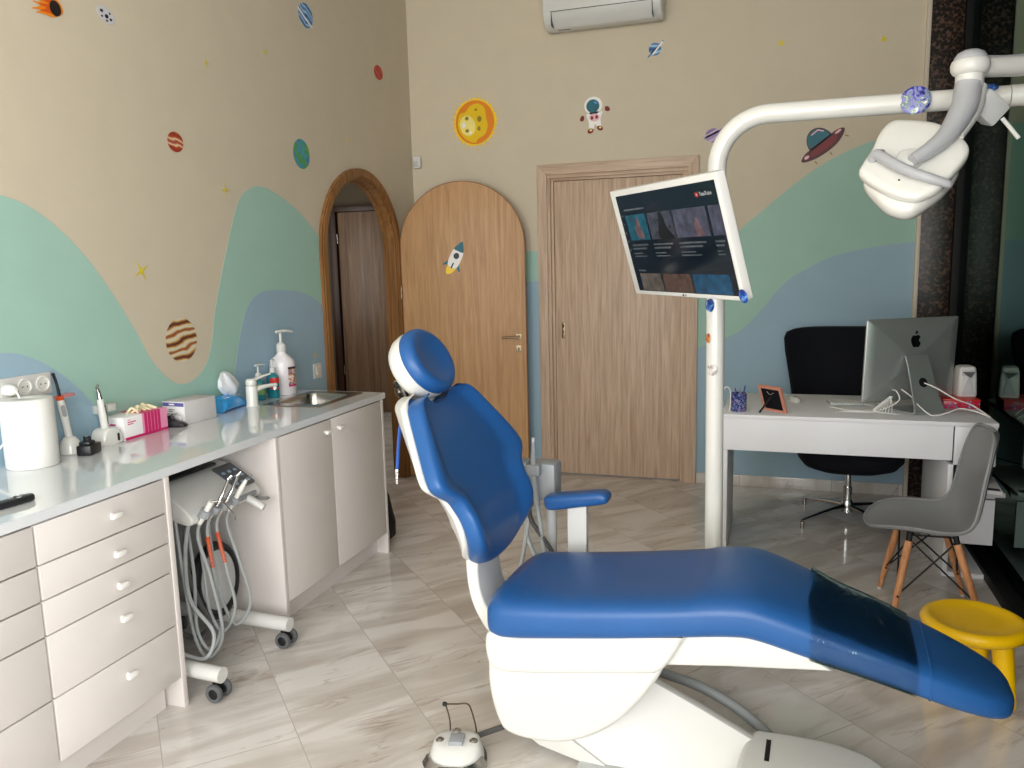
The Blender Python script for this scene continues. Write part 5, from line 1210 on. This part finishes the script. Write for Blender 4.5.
# simple picture content
fig = NB()
prism(smooth2([(-.205, .02), (-.215, .05), (-.20, .075), (-.19, .09), (-.18, .075), (-.175, .05), (-.165, .02)], 4), 'xy', .0050, .0054, bm=fig, M=MM)
obj('figure', fig, 'scr_skin', sc_); fig = NB()
prism(smooth2([(.155, .015), (.15, .04), (.16, .065), (.17, .07), (.18, .05), (.195, .016)], 4), 'xy', .0050, .0054, bm=fig, M=MM)
obj('figure', fig, 'scr_skin', sc_)
fig = NB(); prism(smooth2([(-.06, .012), (-.065, .04), (-.05, .07), (-.045, .095), (-.03, .098), (-.018, .085), (-.01, .05), (.01, .03), (.025, .012)], 4), 'xy', .0050, .0054, bm=fig, M=MM); obj('dark_figure', fig, 'scr_black', sc_)
obj('play_badge', prism(rrect(.190, .208, .128, .142, .004), 'xy', .0044, .0050, M=MM), 'scr_red', sc_)
obj('play_arrow', prism([(.196, .131), (.204, .135), (.196, .139)], 'xy', .0050, .0053, M=MM), 'scr_white', sc_)
obj('menu_wordmark', text_bm('YouTube', .017, MM @ Matrix.Translation((.244, .135, .0046))), 'scr_white', sc_)
rg = prism(ell(-.012, -.1765, .0042, .0042, 16), 'xy', .0035, .0046, M=MM); text_bm('LG', .010, MM @ Matrix.Translation((.002, -.1765, .0042)), bm=rg)
obj('maker_mark', rg, 'ink', mo)
b = NB(); box(-.10, .10, -.08, .08, -.062, -.025, .006, bm=b, M=MM)
q = MM @ Vector((0, 0, -.060)); 
obj('rear_mount', b, 'plastic_light_grey', mo)
b = tube([q, q + Vector((.03, .05, 0)), (2.325, -2.62, q.z - .005), (PX - .008, PY - .035, q.z - .01)], .022, seg=14); lathe([(.0345, -.045), (.045, -.045), (.045, .045), (.0345, .045)], (PX - .0095, PY, q.z - .01), seg=28, bm=b)
obj('mounting_arm', b, 'plastic_white', mo)
p = MM @ Vector((.312, -.168, .0042)); 
tag(obj('planet_sticker', lathe([(.021, 0.0), (.020, .001), (.014, .003), (0, .0045)], p, MM.to_3x3() @ Vector((0, 0, 1)), 28), 'pl_blue_photo', origin=tuple(p)), 'blue planet sticker on the lower corner of the monitor frame', 'sticker')
# ------------------------------------------------------------------ desk corner
ZD = 0.756
dk = thing('desk', 'white desk with an open pedestal at the right wall', 'desk', (2.95, -1.05, 0))
obj('desktop', box(2.315, 3.55, -1.395, -0.70, 0.735, ZD, 0.002), 'desk_white', dk)
b = box(2.322, 3.366, -1.390, -1.372, 0.571, 0.7345, 0.0015); obj('front_panel', b, 'desk_white', dk)
obj('drawer_front', box(3.372, 3.546, -1.396, -1.374, 0.552, 0.7345, 0.002), 'desk_white', dk)
obj('side_panel', box(2.322, 2.344, -1.37, -0.72, 0.0, 0.7345, 0.0015), 'desk_white', dk)
b = box(3.352, 3.374, -1.392, -0.72, 0.0, 0.551, 0.0015); box(3.374, 3.560, -1.388, -0.74, 0.0, 0.022, 0.0015, bm=b); box(3.374, 3.556, -1.386, -0.74, 0.396, 0.412, 0.0015, bm=b)
obj('pedestal', b, 'desk_white', dk)
obj('pedestal_drawer', box(3.378, 3.556, -1.392, -1.372, 0.170, 0.390, 0.002), 'desk_white', dk)
mg = NB()
R = random.Random(2)
M = Matrix.Translation((3.49, -1.30, 0.4125)) @ Matrix.Rotation(0.12, 4, 'Z')
tag(obj('magazine', box(-0.085, 0.085, -0.13, 0.13, 0.0, 0.020, 0.002, M=M), 'card_grey', origin=(3.49, -1.30, 0.413)), 'lower pale magazine on the shelf of the desk pedestal', 'magazine', 'magazines in the desk pedestal')
M = Matrix.Translation((3.495, -1.315, 0.433)) @ Matrix.Rotation(-0.08, 4, 'Z') @ Matrix.Rotation(0.05, 4, 'Y')
b = box(-0.08, 0.085, -0.13, 0.13, 0.003, 0.022, 0.002, M=M); box(0.02, 0.075, -0.1306, -0.09, 0.0218, 0.0226, bm=b, mi=1, M=M)
tag(obj('magazine', b, ['card_white', 'ink'], origin=(3.495, -1.31, 0.44)), 'top white magazine with dark print on the pedestal shelf', 'magazine', 'magazines in the desk pedestal')

# office chair
oc = thing('office_chair', 'black wing back office chair on a chrome star base behind the desk', 'office chair', (2.985, -0.60, 0))
rows = []
for z, w, y, wing in ((.40, .20, -.30, .02), (.44, .26, -.295, .05), (.55, .295, -.275, .09), (.70, .320, -.250, .11), (.85, .345, -.225, .12), (.98, .368, -.195, .12), (1.05, .374, -.180, .11), (1.085, .360, -.173, .09), (1.10, .32, -.170, .06)):
    ring = []
    for a, c in sring(0, 0, 1.0, 1.0, 36, 3.0):
        ring.append((2.985 + a * w, y + c * .045 - wing * abs(a) ** 3, z - 0.01 * abs(a) ** 4))
    rows.append(ring)
obj('backrest', loft(rows), 'velvet_black', oc, angle=60)
rows = []
for z, k in ((.305, .35), (.315, .62), (.345, .88), (.39, 1.0), (.43, 1.0), (.455, .93), (.462, .7)):
    rows.append([(2.985 + a * .285 * k, -.60 + c * .29 * k, z) for a, c in sring(0, 0, 1, 1, 36, 3.0)])
obj('seat', loft(rows), 'velvet_black', oc, angle=60)
b = cyl((2.985, -.60, .045), (2.985, -.60, .20), .024); cyl((2.985, -.60, .20), (2.985, -.60, .31), .016, bm=b); lathe([(0, 0), (.034, 0), (.034, .05), (.026, .07), (0, .07)], (2.985, -.60, .05), bm=b)
obj('gas_column', b, 'chrome', oc)
for k, dg in enumerate((132, 222, 312, 42)):
    t = math.radians(dg); d = Vector((math.cos(t), math.sin(t), 0)); c = Vector((2.985, -.60, 0))
    lg = obj('leg', tube([c + d * .02 + Vector((0, 0, .085)), c + d * .18 + Vector((0, 0, .068)), c + d * .345 + Vector((0, 0, .045))], [.020, .016, .011], seg=10, flat=.8), 'chrome', oc)
    obj('glide', cyl(c + d * .338 + Vector((0, 0, 0)), c + d * .338 + Vector((0, 0, .042)), .011, seg=14), 'steel', lg)
wr = NB(); tube([(2.84, -.03, .30), (2.87, -.035, .255), (2.95, -.03, .235), (3.04, -.035, .26), (3.12, -.03, .225), (3.20, -.035, .25), (3.34, -.03, .285)], .0035, seg=6, bm=wr); tube([(3.08, -.035, .25), (3.13, -.04, .20), (3.17, -.04, .165)], .0035, seg=6, bm=wr)
tag(obj('power_cable', wr, 'rubber_black', origin=(3.1, -.03, .25)), 'thin black cables running along the back wall under the desk', 'cable')

# desktop computer seen from behind
pc = thing('desktop_computer', 'slim aluminium desktop computer seen from behind on the desk', 'computer', (3.215, -1.085, ZD))
ya = math.radians(31); ex = Vector((math.cos(ya), math.sin(ya), 0)); nb = Vector((math.sin(ya), -math.cos(ya), 0)); tl = math.radians(4)
uz = (Vector((0, 0, 1)) * math.cos(tl) + nb * math.sin(tl) * 0.6).normalized()
CMx = frame((3.213, -1.085, 1.012), ex, uz)       # local z points to the camera side (the rear)
hw, hh = .262, .208
rr = []
for k, z in ((1.0, -.010), (1.0, -.002), (.985, .001), (.80, .009), (.55, .018), (.30, .026), (.12, .029)):
    rr.append([(x * (k if k > .98 else k), y * (k if k > .98 else k), z) for x, y in rrect(-hw, hw, -hh, hh, .010, 4)])
obj('rear_housing', loft(rr, M=CMx), 'alu', pc, angle=50)
obj('display', prism(rrect(-hw + .004, hw - .004, -hh + .06, hh - .004, .006), 'xy', -.0125, -.0098, M=CMx), 'screen_dark', pc)
# maker's fruit shaped mark on the rear
def zsurf(x, y):
    k = max(abs(x) / hw, abs(y) / hh); T_ = [(.12, .029), (.30, .026), (.55, .018), (.80, .009), (.985, .001)]
    for (a, za), (c, zc) in zip(T_, T_[1:]):
        if k <= c: return za + (zc - za) * max(0, (k - a) / (c - a))
    return 0
ap = smooth2([(0, .022), (.010, .026), (.021, .022), (.025, .014), (.0185, .006), (.0185, -.004), (.026, -.012), (.020, -.027), (.010, -.034), (0, -.031), (-.010, -.034), (-.020, -.026), (-.027, -.006), (-.025, .012), (-.012, .025)], 4)
lf = smooth2([(.0, .030), (.010, .034), (.013, .046), (.003, .043)], 3)
oy = .098
b = NB()
for P in (ap, lf):
    q = NB(); v = [q.verts.new((x * 1.02 + .004, y * 1.02 + oy, zsurf(x, y + oy) + .0012)) for x, y in P]; f = q.faces.new(v); bmesh.ops.triangulate(q, faces=[f]); merge(b, q, 0, CMx)
    q = NB(); n_ = len(P); v0 = [q.verts.new((x * 1.02 + .004, y * 1.02 + oy, zsurf(x, y + oy) + .0012)) for x, y in P]; v1 = [q.verts.new((x * 1.02 + .004, y * 1.02 + oy, zsurf(x, y + oy) - .002)) for x, y in P]
    for i in range(n_): q.faces.new((v0[i], v0[(i + 1) % n_], v1[(i + 1) % n_], v1[i]))
    merge(b, q, 0, CMx)
obj('rear_logo', b, 'logo_black', pc)
# L-shaped stand: neck behind the housing, foot on the desk
zf = ZD + .0005
nk = []
fr_ = Vector((3.213, -1.085, 0))
for d_, z, w_ in ((.036, 1.035, .062), (.062, .985, .064), (.105, .87, .070), (.140, .79, .080), (.150, .768, .086), (.145, .762, .088), (.06, .761, .092), (-.05, .761, .094)):
    c = fr_ + nb * d_ + Vector((0, 0, z)); nk.append((c, w_))
rings = []
for i, (c, w_) in enumerate(nk):
    a = nk[max(i - 1, 0)][0]; e = nk[min(i + 1, len(nk) - 1)][0]; t = (e - a).normalized(); nn = ex.cross(t).normalized() * .0042
    rings.append([c - ex * w_ + nn, c + ex * w_ + nn, c + ex * w_ - nn, c - ex * w_ - nn])
obj('stand', loft(rings), 'alu', pc)
c = fr_ + nb * .092 + Vector((0, 0, .905)); t = (nk[3][0] - nk[1][0]).normalized(); nn = ex.cross(t); nn = nn if nn.dot(nb) > 0 else -nn
obj('cable_hole', lathe([(0, -.001), (.024, -.001), (.024, .0052), (.0, .0052)], c, nn, 24), 'rubber_black', pc)
ports = NB()
for k in range(5): box(-.17 + k * .016, -.160 + k * .016, -.150, -.145, .004, .0115, bm=ports, M=CMx)
obj('ports', ports, 'rubber_black', pc)
def W(x, y, z): return CMx @ Vector((x, y, z))
def cab(label, pts, r=.0028):
    tag(obj('white_cable', tube(pts, r, seg=8, n=10), 'cable_white', origin=tuple(pts[0])), label, 'cable', 'white computer cables')
p0 = W(-.10, -.150, .012)
cab('white cable looping from the computer ports down to the keyboard side', [p0, p0 + nb * .03 + Vector((0, 0, -.004)), p0 + nb * .045 + Vector((0, 0, -.05)), Vector((3.06, -1.20, .762)), Vector((2.98, -1.22, .760)), Vector((2.90, -1.225, .760)), Vector((2.86, -1.27, .760))], .0034)
p0 = W(-.05, -.150, .014)
cab('white cable from the computer curving along the desk to the right edge', [p0, p0 + nb * .06 + Vector((.01, 0, -.03)), Vector((3.24, -1.255, .80)), Vector((3.29, -1.29, .765)), Vector((3.36, -1.26, .775)), Vector((3.42, -1.22, .79)), Vector((3.49, -1.22, .778)), Vector((3.54, -1.25, .760))], .0034)
c2 = fr_ + nb * .10 + Vector((0, 0, .905))
cab('white cable coming through the hole of the computer stand', [c2 + nb * .004, c2 + nb * .05 + ex * .03 + Vector((0, 0, -.02)), Vector((3.40, -1.20, .835)), Vector((3.48, -1.16, .80)), Vector((3.535, -1.19, .765)), Vector((3.542, -1.26, .760))], .0034)
cab('thin white keyboard cable curling over the desk', [Vector((2.84, -1.10, .760)), Vector((2.93, -1.19, .760)), Vector((3.05, -1.16, .762)), Vector((3.06, -1.06, .762)), Vector((2.98, -1.0, .761))], .0022)
b = NB(); R = random.Random(9)
for k in range(9):
    s = Vector((3.115, -1.225, .83)); a = -3.3 + .24 * k
    e = s + Vector((math.cos(a) * .07 - .01, math.sin(a) * .035 - .01, -.058 - .0012 * k)); e.z = max(e.z, ZD + .006)
    tube([s + Vector((R.uniform(-.006, .006), R.uniform(-.006, .006), .012)), s.lerp(e, .5) + Vector((0, 0, .012)), e, e + Vector((.012 + .003 * k, -.012 + .004 * k, .0))], .0019, seg=6, bm=b)
tag(obj('cable_bundle', b, 'cable_white', origin=(3.115, -1.225, .80)), 'fanned bundle of white cable ends behind the computer foot', 'cable')

# small things on the desk
kbd = thing('keyboard', 'slim white keyboard on the desk left of the computer', 'keyboard', (2.98, -.96, ZD))
M = Matrix.Translation((2.985, -.965, ZD + .0004)) @ Matrix.Rotation(.12, 4, 'Z')
obj('base', prism(rrect(-.15, .15, -.06, .06, .008), 'xy', 0, .010, .003, M=M), 'alu', kbd)
b = NB()
for i in range(14):
    for j in range(5): box(-.143 + i * .0206, -.126 + i * .0206, -.054 + j * .0218, -.037 + j * .0218, .0095, .0135, .001, 1, bm=b, M=M)
obj('keys', b, 'plastic_white', kbd)
ms = thing('computer_mouse', 'white computer mouse behind the rose photo frame', 'mouse', (2.672, -.95, ZD))
M = Matrix.Translation((2.672, -.95, ZD + .0004)) @ Matrix.Rotation(.2, 4, 'Z')
obj('body', loft([[(a * k * .029, c * k * .055, z) for a, c in sring(0, 0, 1, 1, 28, 2.5)] for z, k in ((0, .95), (.004, 1), (.012, .97), (.021, .78), (.026, .45))], M=M), 'plastic_white_gloss', ms, angle=60)

pf = thing('photo_frame', 'rose coloured photo frame seen from its black back on the desk', 'photo frame', (2.57, -1.28, ZD))
A = Vector((2.520, -1.225, ZD + .001)); B_ = Vector((2.628, -1.325, ZD + .001)); bx = (B_ - A).normalized(); ln_ = Vector((bx.y, -bx.x, 0)); 
if ln_.x > 0: ln_ = -ln_
up_ = (Vector((0, 0, 1)) + ln_ * .36).normalized(); wd = (B_ - A).length; ht = .142
FM = frame(A, bx, up_)
sgn = 1 if (FM.to_3x3() @ Vector((0, 0, 1))).dot(Vector((0, -1, 0))) > 0 else -1
b = NB()
for x0, x1, y0, y1 in ((0, .014, 0, ht), (wd - .014, wd, 0, ht), (.014, wd - .014, 0, .014), (.014, wd - .014, ht - .014, ht)): box(x0, x1, y0, y1, -.008, .008, .002, bm=b, M=FM)
obj('frame', b, 'rose_gold', pf)
obj('back_board', box(.0135, wd - .0135, .0135, ht - .0135, -.005, .005, M=FM), 'velvet_black', pf)
s0 = FM @ Vector((wd * .5, ht * .62, .0055 * sgn)); nrm = (FM.to_3x3() @ Vector((0, 0, sgn))); s1 = s0 + nrm * .048; s1.z = ZD + .003; s1 = Vector((s0.x + nrm.x * .07 - .01, s0.y + nrm.y * .05, ZD + .003))
b = tube([s0, s0.lerp(s1, .5), s1], .0085, seg=8, flat=.35); obj('easel_leg', b, 'rubber_black', pf)
b = NB()
for x in (.35, .65): tube([FM @ Vector((wd * x, ht * .78, .0055 * sgn)), FM @ Vector((wd * .5, ht * .70, .009 * sgn)), FM @ Vector((wd * (1 - x), ht * .80, .0055 * sgn))], .0012, seg=6, bm=b)
obj('hanging_wire', b, 'chrome', pf)
cu = thing('pencil_cup', 'blue floral pencil cup on the left end of the desk', 'cup', (2.392, -1.295, ZD))
obj('cup', lathe([(0, 0), (.037, 0), (.039, .003), (.039, .094), (.0365, .095), (.036, .006), (0, .005)], (2.392, -1.295, ZD + .0004), seg=32), 'floral_blue', cu)
for k, (dx, dy, h, m, lab) in enumerate(((.018, .006, .128, 'leather_blue', 'blue pen leaning right in the floral cup'), (.004, -.014, .120, 'plastic_grey', 'grey pen in the middle of the floral cup'), (-.012, .012, .112, 'purple_label', 'violet pen at the back of the floral cup'))):
    p = Vector((2.392 + dx * .5, -1.295 + dy * .5, ZD + .008)); q = Vector((2.392 + dx * 1.6, -1.295 + dy * 1.5, ZD + h))
    b = cyl(p, q, .004, seg=10); cyl(q - (q - p).normalized() * .002, q + (q - p).normalized() * .006, .003, .002, seg=10, bm=b); tag(obj('pen', b, m, origin=tuple(p)), lab, 'pen', 'pens in the floral cup')
tag(obj('wire_loop', tube([(2.322, -1.33, ZD + .003), (2.316, -1.33, .80), (2.318, -1.33, .87), (2.335, -1.33, .885), (2.350, -1.33, .865), (2.352, -1.33, .80), (2.346, -1.33, ZD + .003)], .0026, seg=8), 'cable_white', origin=(2.33, -1.33, ZD)), 'thin white wire loop standing at the desk corner by the pole', 'loop')
al = thing('red_album', 'red patterned box lying under the white device on the desk', 'box', (3.46, -.92, ZD))
M = Matrix.Translation((3.462, -.93, ZD + .0004)) @ Matrix.Rotation(.06, 4, 'Z')
obj('body', box(-.088, .080, -.10, .12, 0, .040, .003, M=M), 'album_red', al); obj('lid', box(-.089, .081, -.101, .121, .040, .048, .002, M=M), 'red_label', al)
dv = thing('white_device', 'white tapered device with a grey front on top of the red box', 'device', (3.505, -.88, ZD + .049))
M = Matrix.Translation((3.500, -.885, ZD + .0486)) @ Matrix.Rotation(.15, 4, 'Z')
rr = []
for z, k in ((0, .96), (.01, 1.0), (.09, .93), (.135, .86), (.150, .78), (.156, .5)): rr.append([(x * k, y * k, z) for x, y in rrect(-.047, .047, -.055, .055, .018, 5)])
obj('housing', loft(rr, M=M), 'plastic_white', dv, angle=50)
obj('grey_front', prism([(-.030, .012), (.030, .012), (.012, .09), (.032, .135), (-.034, .135), (-.034, .110), (.0, .105), (-.014, .06)], 'xz', -.0585, -.050, .002, M=M), 'cloth_grey', dv)
obj('dark_slot', prism([(-.034, .128), (.026, .128), (.008, .098), (-.010, .108)], 'xz', -.060, -.0582, M=M), 'hose_dark', dv)

# grey shell chair
sh = thing('shell_chair', 'grey plastic shell chair with beech legs in front of the desk', 'chair', (3.206, -1.805, 0), math.radians(181))
# local: x forward (towards the seat front), y sideways
prf = [(.247, .383, .02), (.242, .384, .062), (.228, .386, .104), (.206, .388, .140), (.178, .389, .170), (.144, .389, .196), (.10, .387, .215), (.05, .384, .228), (.0, .382, .235), (-.08, .386, .235), (-.135, .412, .231), (-.165, .46, .224), (-.180, .53, .217), (-.192, .61, .208), (-.206, .69, .195), (-.220, .755, .172), (-.230, .788, .142), (-.234, .803, .092)]
P1 = spline([(a, b_, c) for a, b_, c in prf], 5)
inner = []; outer = []
m_ = len(P1)
for i, p in enumerate(P1):
    t = (P1[min(i + 1, m_ - 1)] - P1[max(i - 1, 0)]); t = Vector((t.x, t.y, 0)).normalized(); nn = Vector((t.y, -t.x))   # normal pointing into the sitter
    ri, ro = [], []
    f = i / (m_ - 1)
    for k in range(21):
        u = -1 + 2 * k / 20; fs = min(1.0, max(0.0, (f - .02) / .40)); fs = fs * fs * (3 - 2 * fs); lift = .050 * abs(u) ** 2.6 * (1.0 - .35 * f) * fs
        y = u * p.z
        base = Vector((p.x, p.y)) + nn * lift
        ri.append((base.x, y, base.y)); o_ = base - nn * .010
        ro.append((o_.x, y, o_.y))
    inner.append(ri); outer.append(ro)
b = loft([a + o_[::-1] for a, o_ in zip(inner, outer)])
obj('seat_shell', b, 'shell_grey', sh, world=False, angle=60)
edge = [inner[i][0] for i in range(m_)] + inner[-1][1:-1] + [inner[i][-1] for i in range(m_ - 1, -1, -1)] + inner[0][-2:0:-1]
obj('rim', tube([Vector(p) for p in edge] + [Vector(edge[0])], .0062, seg=8, smooth=False), 'shell_grey', sh, world=False)
feet = {}
for nm, (tx_, ty_, fx_, fy_) in {'fl': (.085, .12, .150, .185), 'fr': (.085, -.12, .150, -.185), 'rl': (-.085, .12, -.195, .185), 'rr': (-.085, -.12, -.195, -.185)}.items():
    a = Vector((tx_, ty_, .368)); e = Vector((fx_, fy_, .006)); feet[nm] = (a, e)
    lg = obj('leg', tube([e + (a - e) * .01, e.lerp(a, .5), e.lerp(a, .93)], [.0105, .0155, .0165], seg=14), 'beech', sh, world=False)
    obj('glide', cyl(e - Vector((0, 0, .006)), e + (a - e) * .012, .010, seg=12), 'plastic_white', lg, world=False)
    obj('leg_socket', tube([e.lerp(a, .92), a + Vector((0, 0, .012))], .012, seg=10), 'rubber_black', lg, world=False)
b = NB()
def strut(p, q): tube([p, q], .0038, seg=8, bm=b)
for u_1, v_1 in (('fl', 'rl'), ('fr', 'rr'), ('fl', 'fr'), ('rl', 'rr')):
    a1, e1 = feet[u_1]; a2, e2 = feet[v_1]
    strut(e1.lerp(a1, .30), a2.lerp(e2, .05)); strut(e2.lerp(a2, .30), a1.lerp(e1, .05))
for nm in feet:
    a, e = feet[nm]; cyl(e.lerp(a, .30) + Vector((0, -.019, 0)), e.lerp(a, .30) + Vector((0, .019, 0)), .005, seg=8, bm=b)
strut(feet['fl'][0], feet['fr'][0]); strut(feet['rl'][0], feet['rr'][0]); strut(feet['fl'][0], feet['rl'][0]); strut(feet['fr'][0], feet['rr'][0])
obj('wire_bracing', b, 'rubber_black', sh, world=False)

# yellow stool
yl = thing('stool', 'bright yellow round plastic stool beside the foot end of the dental chair', 'stool', (3.238, -2.56, 0))
c = (3.238, -2.56, 0)
obj('seat', lathe([(0, .248), (.10, .248), (.145, .252), (.162, .264), (.167, .278), (.163, .292), (.150, .300), (.138, .299), (.125, .294), (.08, .290), (0, .288)], c, seg=56), 'yellow_plastic', yl, angle=60)
for dg in (-30, 66, 180):
    t = math.radians(dg); d = Vector((math.cos(t), math.sin(t), 0)); r1 = .118
    p = Vector(c) + d * .088 + Vector((0, 0, .250)); q = Vector(c) + d * r1
    v = p - q; ax = v.normalized()
    obj('leg', tube([q + Vector((0, 0, .002)), q + ax * .004 + Vector((0, 0, .003)), q + ax * .015, q + ax * .04, q.lerp(p, .5), p], [.014, .022, .0275, .030, .032, .034], seg=18, n=4), 'yellow_plastic', yl, angle=60)

# bag behind the sink cabinet
bg = NB()
rows = []
for z, rx, ry in ((.002, .05, .05), (.02, .070, .07), (.10, .078, .075), (.18, .065, .065), (.24, .045, .05), (.28, .02, .025)):
    rows.append([(.475 + rx * (1 + .12 * math.sin(3 * t + z * 20)) * math.cos(t), -1.62 + ry * (1 + .10 * math.sin(4 * t + z * 13)) * math.sin(t), z + .012 * math.sin(2 * t)) for t in [2 * PI * k / 24 for k in range(24)]])
loft(rows, bm=bg); bmesh.ops.translate(bg, verts=bg.verts, vec=(0, 0, .012))
tag(obj('bin_bag', bg, 'rubber_black', origin=(.475, -1.62, 0)), 'black bag on the floor showing past the end of the sink cabinet', 'bag')
# ------------------------------------------------------------------ daylight, added passage fill and camera
def area(name, loc, rot, sx, sy, power, col=(1, 1, 1)):
    l = bpy.data.lights.new(name, 'AREA'); l.shape = 'RECTANGLE'; l.size = sx; l.size_y = sy; l.energy = power; l.color = col
    o = bpy.data.objects.new(name, l); COL.objects.link(o); o.location = loc; o.rotation_euler = rot
    return o
area('window_daylight', ((WX0 + WX1) / 2, YR - 0.12, (WZ0 + WZ1) / 2), (PI / 2, 0, 0), WX1 - WX0 - .1, WZ1 - WZ0 - .1, 205, (1.0, 1.0, 1.0))
area('street_daylight', (XG + 0.14, (SY0 + SY1) / 2, (SZ0 + SZ1) / 2), (0, PI / 2, 0), SZ1 - SZ0 - .1, SY1 - SY0 - .1, 168, (0.99, 1.0, 1.0))
area('passage_fill', (-2.4, 0.6, 1.7), (0, -PI / 2, 0), 1.6, 1.2, 32, (1.0, 0.97, 0.92))  # added unseen fill with no window behind it, brightens the passage door
w = bpy.data.worlds.new('World'); scene.world = w; w.use_nodes = True
w.node_tree.nodes['Background'].inputs[0].default_value = (0.7, 0.8, 0.9, 1); w.node_tree.nodes['Background'].inputs[1].default_value = 0.3

cam = bpy.data.cameras.new('camera'); co = bpy.data.objects.new('camera', cam); COL.objects.link(co); scene.camera = co
cam.sensor_width = 36; cam.lens = 28.125; cam.clip_start = 0.05
r = Vector((0.94936798, 0.31328385, -0.02353017)); u = Vector((-0.02477989, 0.149335, 0.98847611)); f = Vector((-0.31318748, 0.93784449, -0.14953701))
co.matrix_world = Matrix(((r.x, u.x, -f.x, 2.5712), (r.y, u.y, -f.y, -5.5144), (r.z, u.z, -f.z, 1.5384), (0, 0, 0, 1)))

scene.view_settings.view_transform = 'Standard'; scene.view_settings.look = 'None'; scene.view_settings.exposure = -0.08; scene.view_settings.gamma = 1.0
scene.view_settings.use_curve_mapping = False
scene.cycles.max_bounces = 10; scene.cycles.diffuse_bounces = 5; scene.cycles.glossy_bounces = 4; scene.cycles.transmission_bounces = 6; scene.cycles.transparent_max_bounces = 8
scene.cycles.caustics_reflective = False; scene.cycles.caustics_refractive = False; scene.cycles.sample_clamp_indirect = 6.0
scene.cycles.use_denoising = True
